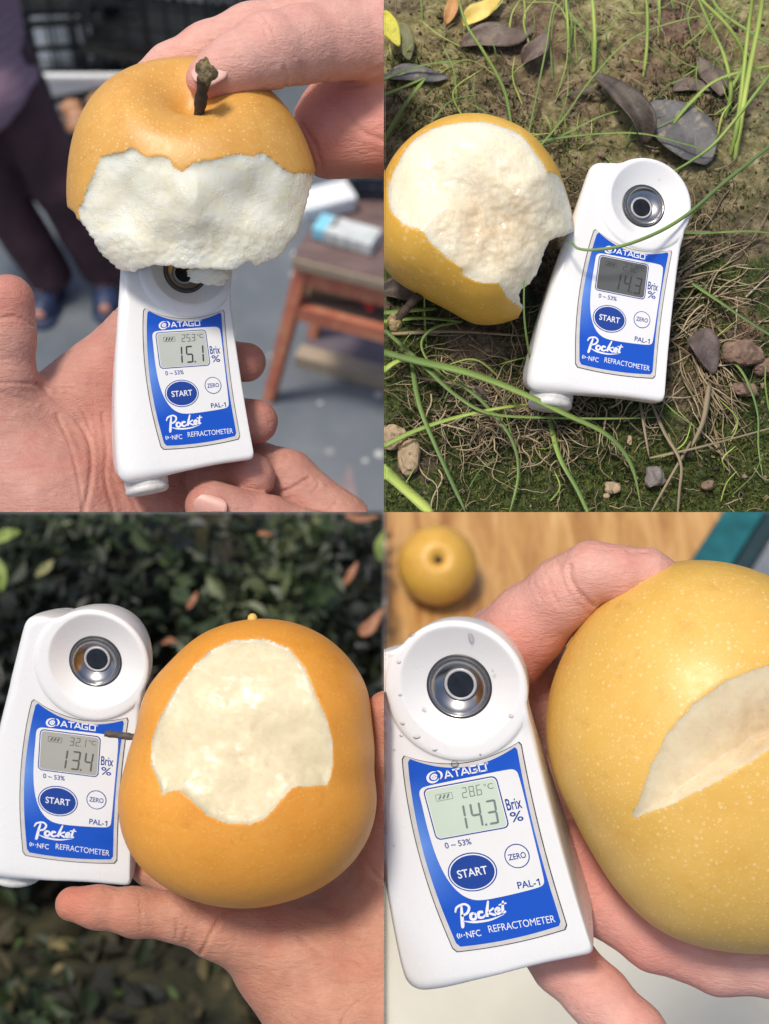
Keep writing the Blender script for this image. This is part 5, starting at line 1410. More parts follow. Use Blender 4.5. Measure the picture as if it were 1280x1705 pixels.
GL = [
 ([(1222, 270, 0), (1234, 190, 16), (1248, 110, 30), (1264, 30, 42), (1272, -30, 50)], 11, 9, 0.95, 'broadest bright grass blade rising at the right edge of the mossy ground'),
 ([(1215, 262, 0), (1228, 200, 14), (1238, 110, 26), (1246, 40, 36), (1256, -30, 44)], 9, 7, 0.80, 'bright upright grass blade just left of the broadest one at the right edge'),
 ([(1300, 228, 22), (1240, 276, 30), (1200, 308, 34), (1150, 352, 42), (1100, 384, 50), (1040, 408, 56), (990, 416, 60), (962, 414, 58), (950, 404, 56), (934, 398, 46)], 8, 3.5, 0.38, 'long green grass blade crossing over the face of the second refractometer'),
 ([(1300, 100, 30), (1240, 178, 26), (1190, 238, 22), (1150, 268, 30), (1095, 300, 44)], 7, 4, 0.62, 'grass blade reaching from the right edge to the sample dish of the second refractometer'),
 ([(620, 583, 12), (700, 603, 18), (780, 622, 24), (860, 652, 26), (940, 690, 22), (1010, 725, 16), (1050, 775, 9), (1068, 852, 3)], 17, 6, 0.50, 'broadest arching grass blade below the yellow pear, sweeping to the right'),
 ([(622, 770, 30), (665, 808, 32), (725, 862, 34)], 22, 19, 0.92, 'very broad bright grass blade in the bottom left corner of the mossy ground'),
 ([(622, 752, 10), (690, 718, 16), (760, 695, 20), (830, 680, 20), (893, 672, 12)], 10, 5, 0.75, 'bright grass blade slanting up below the second refractometer'),
 ([(682, 585, 4), (696, 670, 14), (725, 745, 16), (782, 870, 10)], 10, 7, 0.40, 'grass blade running steeply down at the lower left of the mossy ground'),
 ([(760, 635, 12), (805, 672, 16), (850, 730, 14), (862, 790, 10), (846, 860, 6)], 8, 5, 0.42, 'curved grass blade hooking down below the yellow pear'),
 ([(912, 690, 2), (930, 760, 10), (960, 815, 12), (985, 870, 10)], 11, 7, 0.55, 'grass blade running down from the foot of the second refractometer'),
 ([(640, 550, 8), (700, 605, 16), (760, 660, 20), (820, 690, 20), (930, 696, 14), (1030, 697, 8), (1112, 694, 3)], 10, 2.5, 0.45, 'long grass blade bending flat to the right below the second refractometer'),
 ([(768, 536, 6), (725, 545, 12), (702, 566, 14), (706, 592, 14), (730, 620, 10), (765, 645, 6)], 6, 3, 0.52, 'thin grass blade looping below the stem of the yellow pear'),
 ([(890, 646, 2), (880, 590, 30), (872, 530, 46), (872, 470, 54), (876, 440, 56)], 4, 2.5, 0.45, 'thin grass blade standing in front of the edge of the yellow pear'),
 ([(620, 268, 6), (652, 210, 14), (684, 160, 20), (708, 130, 22)], 10, 7, 0.50, 'grass blade slanting up at the left above the yellow pear'),
 ([(620, 166, 8), (665, 148, 14), (708, 129, 20)], 9, 6, 0.58, 'short broad grass blade meeting another at a point above the yellow pear'),
 ([(622, 140, 2), (690, 112, 8), (768, 100, 10)], 7, 4, 0.45, 'grass blade lying flat above the yellow pear at the left edge'),
 ([(852, 216, 2), (838, 150, 12), (805, 88, 22), (775, 40, 30), (758, -20, 36)], 7, 5, 0.62, 'bowed grass blade rising directly above the yellow pear'),
 ([(987, 125, 0), (989, 60, 12), (984, -20, 24)], 9, 7, 0.85, 'bright upright grass blade at the top middle of the mossy ground'),
 ([(947, 90, 0), (944, 40, 8), (940, -20, 16)], 6, 5, 0.75, 'pale upright grass blade left of the bright one at the top'),
 ([(1070, 130, 0), (1076, 75, 9), (1076, 10, 18), (1068, -20, 20)], 7, 5, 0.75, 'pale upright grass blade at the top right of the dead leaves'),
 ([(878, 228, 2), (892, 160, 10), (908, 80, 20), (918, 20, 26), (930, -10, 30)], 4, 3, 0.52, 'thin grass blade rising between the yellow pear and the dead leaves'),
 ([(882, 262, 2), (935, 200, 14), (985, 130, 24), (1050, 65, 30), (1140, 32, 28), (1250, 14, 18)], 4.5, 3, 0.58, 'long thin grass blade arching across the top right of the ground'),
 ([(900, 245, 2), (950, 218, 8), (1010, 190, 11), (1080, 176, 8)], 5, 3, 0.45, 'short thin grass blade under the curled dead leaf'),
 ([(872, 240, 2), (960, 226, 8), (1060, 222, 12), (1140, 240, 12), (1200, 258, 8)], 6, 3, 0.48, 'grass blade passing under the grey dead leaf'),
 ([(1206, 200, 0), (1216, 150, 14), (1204, 92, 24), (1180, 40, 30), (1154, -20, 36)], 8, 5, 0.72, 'grass blade curving up to the left from the right edge clump'),
 ([(1215, 150, 2), (1238, 100, 14), (1215, 50, 24), (1172, 5, 30), (1150, -20, 32)], 9, 6, 0.78, 'broad grass blade bending over at the top right corner'),
 ([(1140, 465, 2), (1190, 498, 8), (1240, 532, 10), (1300, 570, 8)], 8, 5, 0.40, 'grass blade slanting down at the right of the second refractometer'),
 ([(1205, 588, 2), (1238, 625, 10), (1260, 685, 12), (1262, 745, 10), (1270, 800, 4)], 6, 3, 0.50, 'curved grass blade over the reddish clay at the right edge'),
 ([(622, 523, 4), (690, 517, 8), (728, 514, 6)], 10, 7, 0.55, 'short grass blade under the stem of the yellow pear'),
 ([(622, 538, 4), (700, 530, 8), (770, 536, 8)], 9, 5, 0.62, 'second short grass blade just under the stem of the yellow pear'),
 ([(1300, 85, 20), (1250, 55, 20), (1200, 20, 18), (1175, -20, 16)], 7, 6, 0.50, 'grass blade crossing the top right corner'),
 ([(1100, 230, 2), (1150, 170, 12), (1200, 130, 20), (1300, 105, 24)], 8, 6, 0.70, 'grass blade slanting up to the right edge beside the grey leaf'),
 ([(1120, 388, 4), (1180, 388, 8), (1240, 385, 8), (1300, 390, 4)], 6, 4, 0.45, 'flat grass blade lying to the right of the second refractometer'),
 ([(622, 632, 8), (650, 608, 14), (672, 597, 14)], 12, 8, 0.85, 'short bright grass blade at the left edge below the yellow pear'),
]
for pts, w0, w1, tone, lab in GL: grass(pts, w0, w1, tone, lab)
for k in range(110):                                   # the short thin growth at the top and sides
    px = rng.uniform(640, 1290); py = rng.uniform(10, 260) if rng.random() < .7 else rng.uniform(560, 840)
    L = rng.uniform(35, 130); a = rng.normal(-1.4, 0.7); b = a + rng.normal(0, .6)
    grass([(px, py, 0), (px + L * .5 * math.cos(a), py + L * .5 * math.sin(a), 7), (px + L * .9 * math.cos((a + b) / 2), py + L * .9 * math.sin((a + b) / 2), 10)], rng.uniform(2.2, 5), 1.6, rng.uniform(0.3, 1.0),
          '%s thin grass blade %s' % ('pale' if L > 60 else 'short', 'low on the ground below the pear' if py > 500 and px < 900 else 'low in the moss at the lower right' if py > 500 else 'at the top behind the yellow pear' if px < 860 else 'at the top among the dead leaves' if px < 1130 else 'in the clump at the top right'), group='small thin grass blades')
ORD = ['leftmost', 'second from left', 'third from left', 'fourth from left', 'fifth from left', 'sixth from left', 'seventh from left', 'eighth from left', 'ninth from left', 'tenth from left', 'eleventh from left', 'twelfth from left', 'thirteenth from left', 'fourteenth from left', 'fifteenth from left', 'sixteenth from left', 'seventeenth from left', 'eighteenth from left', 'nineteenth from left', 'twentieth from left']
small = {}
for o in COL.objects:
    if o.get('group') == 'small thin grass blades': small.setdefault(o['label'], []).append(o)
for lab, os_ in small.items():                        # tell the small blades of one spot apart by their order
    os_.sort(key=lambda o: o.matrix_world.translation.x)
    for q, o in enumerate(os_):
        n_ = len(os_)
        o['label'] = (ORD[q] if q < len(ORD) and q < (n_ + 1) // 2 + 1 else ('rightmost' if q == n_ - 1 else ORD[min(n_ - 1 - q, 19)].replace('left', 'right'))) + ' ' + lab
DRY = tone_mat('dry_stalk', [(0.0, (0.10, 0.07, 0.04)), (1.0, (0.42, 0.33, 0.20))], 0.7)
for pts, w0, lab in (([(1064, 665, 3), (1072, 715, 8), (1080, 762, 5)], 6, 'short dry stalk sticking out under the foot of the second refractometer'),
                     ([(1083, 670, 3), (1105, 720, 8), (1132, 770, 10), (1130, 820, 8), (1126, 870, 4)], 7, 'long bent dry stalk running down at the lower right'),
                     ([(1080, 763, 4), (1150, 748, 8), (1220, 730, 8), (1300, 708, 4)], 5, 'dry stalk lying across to the right edge at the lower right'),
                     ([(1150, 735, 4), (1118, 790, 8), (1078, 862, 4)], 6, 'dry stalk slanting down left at the lower right'),
                     ([(1180, 640, 4), (1170, 700, 9), (1150, 745, 5)], 11, 'pale dry stalk right of the foot of the second refractometer'),
                     ([(650, 556, 2), (760, 552, 5), (880, 560, 3)], 8, 'dry stalk lying under the yellow pear'),
                     ([(670, 625, 2), (760, 640, 4), (830, 655, 2)], 6, 'dry stalk lying below the looping grass blade')):
    grass(pts, w0, w0 * .6, 0.75, lab, group='dry stalks on the mossy ground', mat=DRY, cat='stalk', name='dry_stalk', twist=0.1)

# dead leaves
def leaf(pts, hw, label, mat, curl=0.25, lift=(2, 5), fold=0.25, name='dead_leaf', cat='leaf', group='fallen leaves on the mossy ground', at=None, nz_=1.2):
    """midrib through pts (px, py, height); hw half width in px"""
    f = at or soil_at
    C = spline([f(*q) for q in pts], 18); n = len(C); m_ = 9
    T = np.gradient(C, axis=0); T /= np.linalg.norm(T, axis=1, keepdims=True)
    top = []
    for i in range(n):
        t = i / (n - 1); w_ = hw * 0.25 * (math.sin(math.pi * min(1, max(0, t * 0.96 + 0.02))) ** 0.75) * (1.1 - 0.35 * t)
        s = np.cross(T[i], [0, -1, 0.3]); s /= np.linalg.norm(s); nn = np.cross(s, T[i]); nn = nn if nn[1] < 0 else -nn
        for k in range(m_):
            u = k / (m_ - 1) * 2 - 1
            top.append(C[i] + s * u * w_ * (1 - 0.15 * abs(u) * curl) + nn * (w_ * (fold * abs(u) + curl * u * u * math.sin(5 * t + 1)) ))
    top = np.array(top); top = top + (nz_ * fbm(top, 9, 3, int(pts[0][0]) % 17))[:, None] * np.array([0, -1, 0.3])
    V = np.vstack([top, top + [0, 0.5, 0]]); N_ = n * m_; Fc = []
    for i in range(n - 1):
        for k in range(m_ - 1):
            a = i * m_ + k; Fc += [[a, a + 1, a + m_ + 1, a + m_], [N_ + a, N_ + a + m_, N_ + a + m_ + 1, N_ + a + 1]]
    rim = list(range(m_)) + [i * m_ + m_ - 1 for i in range(1, n)] + [(n - 1) * m_ + k for k in range(m_ - 2, -1, -1)] + [i * m_ for i in range(n - 2, 0, -1)]
    for i in range(len(rim)):
        a, b = rim[i], rim[(i + 1) % len(rim)]; Fc.append([a, a + N_, b + N_, b])
    cl = []
    if f is soil_at or V[:, 0].min() * V[:, 0].max() < 0:
        if f is soil_at and V[:, 0].min() < 0: cl.append((0, 1))
        if f is not soil_at and V[:, 0].max() > 0: cl.append((0, -1))
    if f is soil_at and V[:, 2].min() < 0: cl.append((2, 1))
    if f is not soil_at and V[:, 2].max() > 0: cl.append((2, -1))
    o = obj(name, V, Fc, mat, None, C[0], clip=cl)
    return tag(o, label, cat, group)
def leafmat(name, c1, c2, c3=None, size=8, rough=0.6):
    m = M(name, rough)
    c = m.ramp(m.noise(size, 4, 0.65), [(0.3, c1), (0.7, c2)])
    if c3: c = m.mix(m.rng(m.noise(size * 0.6, 4), 0.55, 0.68, 0, 0.8), c, c3)
    m.set(Base_Color=c); p = m.bump(m.voro(1.8, 'DISTANCE_TO_EDGE').outputs['Distance'], 0.35, 0.5); m.bump(m.noise(2.0, 4), 0.5, 0.6, p); return m.m
LG = leafmat('grey_dead_leaf', (0.065, 0.064, 0.064), (0.165, 0.16, 0.155), (0.30, 0.26, 0.17), 9)
LD = leafmat('dark_dead_leaf', (0.035, 0.026, 0.020), (0.105, 0.080, 0.062), None, 7)
LB = leafmat('brown_dead_leaf', (0.10, 0.072, 0.055), (0.22, 0.165, 0.13), (0.07, 0.05, 0.04), 10)
LY = leafmat('yellow_leaf', (0.48, 0.46, 0.04), (0.72, 0.66, 0.08), (0.25, 0.30, 0.05), 10)
LY2 = leafmat('bright_yellow_leaf', (0.62, 0.42, 0.08), (0.85, 0.68, 0.20), None, 10)
leaf([(1178, 272, 3), (1150, 235, 7), (1115, 195, 9), (1082, 170, 6)], 58, 'large blue grey dead leaf lying flat above the second refractometer', LG, 0.12, fold=0.16)
leaf([(1072, 240, 3), (1062, 195, 10), (1030, 150, 12), (985, 122, 6)], 30, 'narrow curled brown dead leaf leaning on the large grey one', LD, 0.7, fold=0.6)
leaf([(940, 158, 1), (980, 150, 5), (1010, 160, 4)], 5, 'thin dark leaf stalk pointing left from the curled dead leaf', LD, 0.1)
leaf([(1200, 160, 2), (1185, 125, 5), (1160, 95, 4)], 26, 'small brown grey dead leaf below the top right grass clump', LB, 0.4)
leaf([(765, 75, 2), (810, 62, 5), (850, 58, 6), (885, 48, 3)], 30, 'broad brown grey dead leaf above the bowed grass blade', LB, 0.35)
leaf([(870, 105, 2), (895, 80, 8), (912, 50, 8)], 22, 'tilted brown dead leaf at the top between the thin blades', LB, 0.6, fold=0.5)
leaf([(640, 128, 2), (690, 122, 4), (745, 130, 2)], 22, 'grey leaf lying at the left edge below the yellow one', LG, 0.3)
leaf([(628, 15, 14), (648, 45, 14), (664, 78, 12)], 18, 'bright yellow green leaf at the top left corner of the ground', LY, 0.3, name='yellow_leaf')
leaf([(656, 42, 8), (672, 65, 9), (680, 100, 7)], 22, 'dull olive leaf beside the bright yellow one at the top left', leafmat('olive_leaf', (0.12, 0.13, 0.05), (0.24, 0.23, 0.11), None, 8), 0.3, name='olive_leaf')
leaf([(770, 42, 4), (800, 18, 8), (838, -14, 8)], 22, 'sunlit yellow dead leaf at the top edge of the ground', LY2, 0.4, name='yellow_leaf')
leaf([(742, 40, 3), (752, 10, 6), (756, -20, 5)], 14, 'small orange dead leaf beside the sunlit yellow one', leafmat('orange_leaf', (0.42, 0.20, 0.06), (0.62, 0.33, 0.12)), 0.3, name='orange_leaf')
leaf([(632, 486, 3), (668, 482, 6), (704, 500, 4)], 24, 'dark dead leaf under the stem of the yellow pear', LD, 0.3)
leaf([(1150, 560, 4), (1172, 575, 9), (1188, 622, 5)], 28, 'dark bark chip lying at the right of the second refractometer', leafmat('bark_chip', (0.06, 0.045, 0.042), (0.15, 0.11, 0.10), None, 5), 0.15, fold=0.3, name='bark_chip', cat='bark')
leaf([(1120, 150, 2), (1150, 140, 4), (1200, 150, 2)], 16, 'pale grey dead leaf scrap behind the large blue grey leaf', LB, 0.3)
leaf([(790, 660, 2), (800, 655, 4), (816, 664, 3)], 14, 'dark curled leaf scrap below the yellow pear', LD, 0.5)

# stones
def stone(px, py, rw, rh, label, mat, hgt=2, name='stone', seed=0, sub=3):
    bm = bmesh.new(); bmesh.ops.create_icosphere(bm, subdivisions=sub, radius=1)
    V = np.array([q.co[:] for q in bm.verts]); Fc = [[q.index for q in f.verts] for f in bm.faces]; bm.free()
    d = 1 + 0.5 * fbm(V, 1.0, 2, seed) + 0.22 * fbm(V, 0.4, 2, seed + 3)
    V = V * d[:, None]; V = np.sign(V) * np.abs(V) ** 0.85
    V = V * [rw * 0.25, min(rw, rh) * 0.22, rh * 0.25] + soil_at(px, py, hgt)
    cl = []
    if V[:, 0].min() < 0: cl.append((0, 1))
    if V[:, 2].min() < 0: cl.append((2, 1))
    return tag(obj(name, V, Fc, mat, None, soil_at(px, py, 0), clip=cl, smooth=False), label, 'stone', 'stones and clods on the mossy ground')
ST = leafmat('tan_stone', (0.30, 0.215, 0.12), (0.52, 0.40, 0.25), (0.13, 0.09, 0.06), 4, 0.85)
STG = leafmat('grey_stone', (0.13, 0.11, 0.10), (0.28, 0.25, 0.23), None, 4, 0.85)
STR = leafmat('red_clod', (0.15, 0.095, 0.065), (0.30, 0.20, 0.14), (0.10, 0.06, 0.045), 5, 0.9)
stone(679, 762, 18, 32, 'upright tan stone at the lower left of the mossy ground', ST, 4, seed=1)
stone(652, 730, 20, 22, 'rounded tan stone at the left edge above the upright one', ST, 3, seed=2)
stone(1017, 812, 13, 11, 'small orange tan stone low in the dark moss', ST, 2, seed=3)
stone(1009, 825, 6, 5, 'tiny pebble touching the small orange tan stone', ST, 1, seed=4, sub=2)
stone(1047, 734, 6, 9, 'little tan pebble below the foot of the second refractometer', ST, 1, seed=5, sub=2)
stone(1178, 808, 11, 9, 'brown clod near the bottom right', STR, 2, seed=7)
stone(1090, 795, 16, 18, 'flat grey stone sunk in the moss at the lower right', STG, 1, seed=9)
stone(1236, 588, 30, 24, 'pinkish grey clay clod at the right edge', STR, 4, seed=10)
stone(1275, 610, 20, 16, 'reddish clay clod cut by the right edge', STR, 4, seed=11)
stone(1240, 650, 22, 14, 'brown clay clod below the pinkish one', STR, 3, seed=12)
stone(1000, 258, 8, 7, 'reddish pebble between the pear and the grey leaf', STR, 2, seed=14, sub=2)
Vs, Fs = [], []; o_ = 0
bm = bmesh.new(); bmesh.ops.create_icosphere(bm, subdivisions=1, radius=1); PV = np.array([q.co[:] for q in bm.verts]); PF = np.array([[q.index for q in f.verts] for f in bm.faces]); bm.free()
for k in range(3000):
    x, z = rng.uniform(2, SX1 - 2), rng.uniform(2, SZ1 - 2); r_ = rng.uniform(0.3, 1.2) * (1.7 if rng.random() < .08 else 1)
    Vs.append(PV * (1 + 0.3 * rng.normal(0, 1, (12, 1)) * 0.5) * r_ * rng.uniform(0.6, 1.2, 3) + [x, float(soil_y(x, z)) - r_ * 0.3, z]); Fs.append(PF + o_); o_ += 12
tn = np.repeat(rng.random(3000), 12)
tag(obj('soil_crumbs', np.vstack(Vs), np.vstack(Fs).astype(np.int32), tone_mat('soil_crumbs', [(0, (0.03, 0.02, 0.014)), (0.6, (0.13, 0.09, 0.06)), (1, (0.34, 0.24, 0.16))], 0.9), None, (100, 40, 60), attrs={'tone': tn}, smooth=False), kind='stuff')

# ------------------------------------------------------------------ third photograph: bushes and litter
def g3(px, d, row):                                      # stage point at depth d (mm from the lens)
    return S(px, row, d - F0)
def bank_d(row):                                         # depth of the ground at a picture row
    r_ = np.asarray(row, float)
    return np.where(r_ > 1400, 2700 - (r_ - 1400) * 1.6, 2700 + (1400 - r_) * 0.6)
nx, nz = 120, 130
px, rw = np.meshgrid(np.linspace(-260, 640, nx), np.linspace(852.5, 1900, nz), indexing='ij')
D_ = bank_d(rw) + 60 * fbm(np.stack([px * 0.5, rw * 0.5, 0 * px], -1), 45, 3, 3) + 9 * fbm(np.stack([px * .5, rw * .5, 0 * px], -1), 12, 3, 5)
kk = 0.25 * D_ / F0
V = np.stack([(px - 640) * kk, D_ - F0, (852.5 - rw) * kk], -1).reshape(-1, 3)
ii, jj = np.meshgrid(np.arange(nx - 1), np.arange(nz - 1), indexing='ij')
Q = np.stack([ii * nz + jj, ii * nz + jj + 1, (ii + 1) * nz + jj + 1, (ii + 1) * nz + jj], -1).reshape(-1, 4)
m = M('dark_litter_soil', 0.95)
n1 = m.noise(85, 5, 0.68)
m.set(Base_Color=m.ramp(n1, [(0.3, (0.008, 0.009, 0.004)), (0.5, (0.030, 0.030, 0.012)), (0.68, (0.075, 0.060, 0.028)), (0.8, (0.15, 0.12, 0.05))])); m.bump(m.noise(10, 4), 8, 0.8)
rim = [i * nz for i in range(nx)] + [(nx - 1) * nz + j for j in range(1, nz)] + [i * nz + nz - 1 for i in range(nx - 2, -1, -1)] + [j for j in range(nz - 2, 0, -1)]
bk = V[rim].copy(); bk[:, 1] += 60; nV = len(V); nr = len(rim)
side = np.array([[rim[k], rim[(k + 1) % nr], nV + (k + 1) % nr, nV + k] for k in range(nr)])
b0 = V.mean(0)
me = mesh_np('bank', np.vstack([V, bk]) - b0, np.vstack([Q, side]), m.m, True)
clip_mesh(me, b0, ((0, -1), (2, -1)))
tag(link('bank', me, None, b0), kind='structure')

LT = np.array([[0, 0, 0], [-.5, .35, .10], [0, .38, 0], [.5, .35, .10], [-.42, .68, .08], [0, .72, -.03], [.42, .68, .08], [0, 1.05, -.10]])
LTF = np.array([[0, 2, 1], [0, 3, 2], [1, 2, 4], [2, 5, 4], [2, 3, 5], [3, 6, 5], [4, 5, 7], [5, 6, 7]])
def leaves(P, size, aspect, tone, face=(0, -0.8, 0.5), spread=0.9):
    n = len(P)
    nn = np.asarray(face) + rng.normal(0, spread, (n, 3)); nn /= np.linalg.norm(nn, axis=1, keepdims=True)
    a = np.cross(nn, rng.normal(0, 1, (n, 3))); a /= np.linalg.norm(a, axis=1, keepdims=True); s = np.cross(a, nn)
    L = LT[None] * np.stack([size * aspect, size, size], -1)[:, None, :]
    V = P[:, None] + L[..., :1] * s[:, None] + (L[..., 1:2] - size[:, None, None] * .5) * a[:, None] + L[..., 2:] * nn[:, None]
    Fc = (np.arange(n)[:, None, None] * 8 + LTF[None]).reshape(-1, 3)
    return V.reshape(-1, 3), Fc.astype(np.int32), np.repeat(tone, 8)
FOL = M('bush_leaf', 0.5)
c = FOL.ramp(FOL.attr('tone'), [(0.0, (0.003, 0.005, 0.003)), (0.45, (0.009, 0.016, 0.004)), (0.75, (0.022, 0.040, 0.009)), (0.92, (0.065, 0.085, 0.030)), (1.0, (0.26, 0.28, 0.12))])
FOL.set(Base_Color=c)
TWIG = simple('dark_twig', (0.030, 0.022, 0.015), 0.8, 0.3, 20)
def bush(label, x0, x1, r0, r1, n, seed):
    g = np.random.default_rng(seed)
    pxs = g.uniform(x0, x1, n); rws = g.uniform(r0, r1, n) if True else 0
    dd = bank_d(rws) - g.uniform(10, 480, n)
    kq = 0.25 * dd / F0
    P = np.stack([(pxs - 640) * kq, dd - F0, (852.5 - rws) * kq], -1)
    cl = fbm(P, 210, 3, seed)
    keep = cl + g.normal(0, 0.12, n) > -0.12
    P = P[keep]; n = len(P)
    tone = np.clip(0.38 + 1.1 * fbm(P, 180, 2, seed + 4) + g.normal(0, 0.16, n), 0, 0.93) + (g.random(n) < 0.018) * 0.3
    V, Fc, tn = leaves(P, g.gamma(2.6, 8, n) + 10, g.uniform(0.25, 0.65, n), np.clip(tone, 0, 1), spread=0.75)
    base = S((x0 + x1) / 2, r1, float(bank_d(r1)) - F0)
    t = thing('bush', label, 'bush', base)
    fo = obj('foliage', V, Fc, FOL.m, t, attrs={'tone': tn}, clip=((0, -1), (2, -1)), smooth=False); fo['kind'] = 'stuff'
    for k in range(7):
        xa = g.uniform(x0, x1); P4 = [g3(xa, float(bank_d(r1)) - 20, r1 + 20)]
        for q in range(1, 5):
            xa += g.normal(0, 30); rr = r1 + 20 - (r1 - r0) * q / 4.2; P4.append(g3(xa, float(bank_d(rr)) - 60 - g.uniform(0, 120), rr))
        C = spline(P4, 18); Vv, Ff = tube(C, np.linspace(17, 6, 18), 6)
        obj('branch', Vv, Ff, TWIG, t, clip=((0, -1), (2, -1)))
    return t
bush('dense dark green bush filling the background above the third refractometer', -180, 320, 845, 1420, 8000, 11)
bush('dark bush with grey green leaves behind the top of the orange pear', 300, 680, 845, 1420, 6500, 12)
# low weeds and fallen leaves on the ground in front
g = np.random.default_rng(5); n = 650
pxs = g.uniform(-150, 660, n); rws = g.uniform(1330, 1850, n); dd = bank_d(rws) - g.uniform(2, 60, n) + 10; kq = 0.25 * dd / F0
P = np.stack([(pxs - 640) * kq, dd - F0, (852.5 - rws) * kq], -1)
warm = fbm(P, 170, 2, 8) + 0.22 * np.exp(-((pxs - 70) / 110) ** 2 - ((rws - 1560) / 70) ** 2)
tone = np.clip(0.30 + 0.95 * warm + g.normal(0, 0.17, n), 0, 1)
V, Fc, tn = leaves(P, g.uniform(14, 60, n), g.uniform(0.35, 0.7, n), tone, spread=0.5)
LIT = M('leaf_litter', 0.8)
LIT.set(Base_Color=LIT.ramp(LIT.attr('tone'), [(0.0, (0.008, 0.008, 0.005)), (0.35, (0.022, 0.020, 0.010)), (0.6, (0.055, 0.046, 0.020)), (0.8, (0.12, 0.10, 0.04)), (1.0, (0.30, 0.25, 0.11))]))
tag(obj('leaf_litter', V, Fc, LIT.m, None, b0, attrs={'tone': tn}, clip=((0, -1),), smooth=False), kind='stuff')
n = 140; pxs = np.concatenate([g.normal(40, 40, 60), g.uniform(-100, 560, 80)]); rws = np.concatenate([g.normal(1675, 30, 60), g.uniform(1480, 1800, 80)])
dd = bank_d(rws) - g.uniform(2, 90, n); kq = 0.25 * dd / F0
P = np.stack([(pxs - 640) * kq, dd - F0, (852.5 - rws) * kq], -1)
V, Fc, tn = leaves(P, g.uniform(20, 60, n), g.uniform(0.35, 0.6, n), np.clip(g.normal(0.42, 0.25, n), 0, 0.97), spread=0.6)
WEED = M('weed_leaf', 0.6)
WEED.set(Base_Color=WEED.ramp(WEED.attr('tone'), [(0.0, (0.006, 0.010, 0.004)), (0.6, (0.018, 0.034, 0.008)), (1.0, (0.065, 0.105, 0.025))]))
tag(obj('weeds', V, Fc, WEED.m, None, b0, attrs={'tone': tn}, clip=((0, -1),), smooth=False), kind='stuff')
OR = leafmat('rust_dead_leaf', (0.22, 0.085, 0.040), (0.38, 0.17, 0.085), None, 25)
GRL = leafmat('fresh_green_leaf', (0.13, 0.19, 0.035), (0.27, 0.34, 0.08), None, 30)
def at3(px, py, h=0.0): return S(px, py, float(bank_d(py)) - F0 - 250 - h)
def leaf3(pts, hw, lab, mat, nm='dead_leaf', grp='leaves hanging on the bushes', fold=0.3, off=0.0):
    at3o = lambda a, b, h=0.0: S(a, b, (2000 + off) - F0 - h)
    leaf(pts, hw * 2.4, lab, mat, 0.3, fold=fold, name=nm, group=grp, at=at3o, nz_=5)
leaf3([(598, 1052, 0), (615, 1045, 10), (640, 1012, 0)], 17, 'large rust coloured dead leaf at the right edge behind the orange pear', OR)
leaf3([(312, 1014, 0), (322, 1000, 6), (330, 985, 0)], 8, 'rust coloured dead leaf above the third refractometer', OR)
leaf3([(574, 975, 0), (585, 955, 6), (596, 935, 0)], 10, 'rust coloured dead leaf above the orange pear at the right', OR)
leaf3([(575, 858, 0), (602, 864, 6), (632, 860, 0)], 9, 'orange dead leaf at the top right of the bushes', OR)
leaf3([(430, 890, 0), (442, 888, 6), (455, 893, 0)], 6, 'small orange dead leaf at the top middle of the bushes', OR)
leaf3([(270, 1072, 0), (284, 1066, 6), (298, 1070, 0)], 7, 'dull rust dead leaf beside the dish of the third refractometer', OR)
leaf3([(-12, 905, 0), (12, 890, 8), (34, 884, 0)], 16, 'fresh green leaf at the upper left edge of the bushes', GRL, 'green_leaf')
leaf3([(2, 985, 0), (4, 955, 8), (-8, 925, 0)], 13, 'fresh green leaf below the other at the upper left edge', GRL, 'green_leaf')
leaf3([(634, 935, 0), (632, 908, 8), (642, 880, 0)], 12, 'fresh green leaf cut by the right edge of the bushes', GRL, 'green_leaf')
leaf3([(60, 960, 0), (78, 945, 8), (90, 932, 0)], 12, 'yellowish leaf in the dark bush at the left', leafmat('olive_bush_leaf', (0.13, 0.14, 0.04), (0.24, 0.23, 0.10), None, 20), 'olive_leaf')
leaf3([(468, 1000, 0), (462, 985, 8), (450, 975, 0)], 8, 'grey green leaf above the nub of the orange pear', leafmat('grey_bush_leaf', (0.10, 0.12, 0.08), (0.20, 0.22, 0.16), None, 20), 'grey_leaf')

# ------------------------------------------------------------------ fourth photograph: table behind
ZT = 1200.0
m = M('varnished_table_wood', 0.38)
mp = m.n('ShaderNodeMapping', {'Vector': m.tc, 'Rotation': (0, 0, R_(-38)), 'Scale': (9, 1, 1)}).outputs[0]
n1 = m.noise(330, 6, 0.65, 0.8, mp); n2 = m.noise(90, 5, 0.6, 0.4, mp)
c = m.ramp(n1, [(0.33, (0.26, 0.11, 0.030)), (0.5, (0.44, 0.225, 0.070)), (0.66, (0.60, 0.36, 0.14))])
c = m.mix(m.rng(n2, 0.55, 0.75, 0, 0.6), c, (0.62, 0.36, 0.075, 1))
m.set(Base_Color=c, Coat_Weight=0.15); m.bump(n2, 1.5, 0.3)
TW = m.m
e0 = on_plane(1217, 830, ZT); e1 = on_plane(1130, 962, ZT); de = (e1 - e0) / np.linalg.norm(e1 - e0)
back = on_plane(640, 846, ZT)[1]; front = on_plane(640, 1380, ZT)[1]
xe = lambda y: e0[0] + (e1[0] - e0[0]) * (y - e0[1]) / (e1[1] - e0[1])
wt = thing('wooden_table', 'yellow brown varnished wooden table with a teal edge behind the wet refractometer', 'table', (200, (back + front) / 2, 0), 'world')
def prism(P, z0, z1):
    n = len(P); V = np.array([[p[0], p[1], z0] for p in P] + [[p[0], p[1], z1] for p in P])
    return V, [list(range(n))[::-1], list(range(n, 2 * n))] + [[i, (i + 1) % n, n + (i + 1) % n, n + i] for i in range(n)]
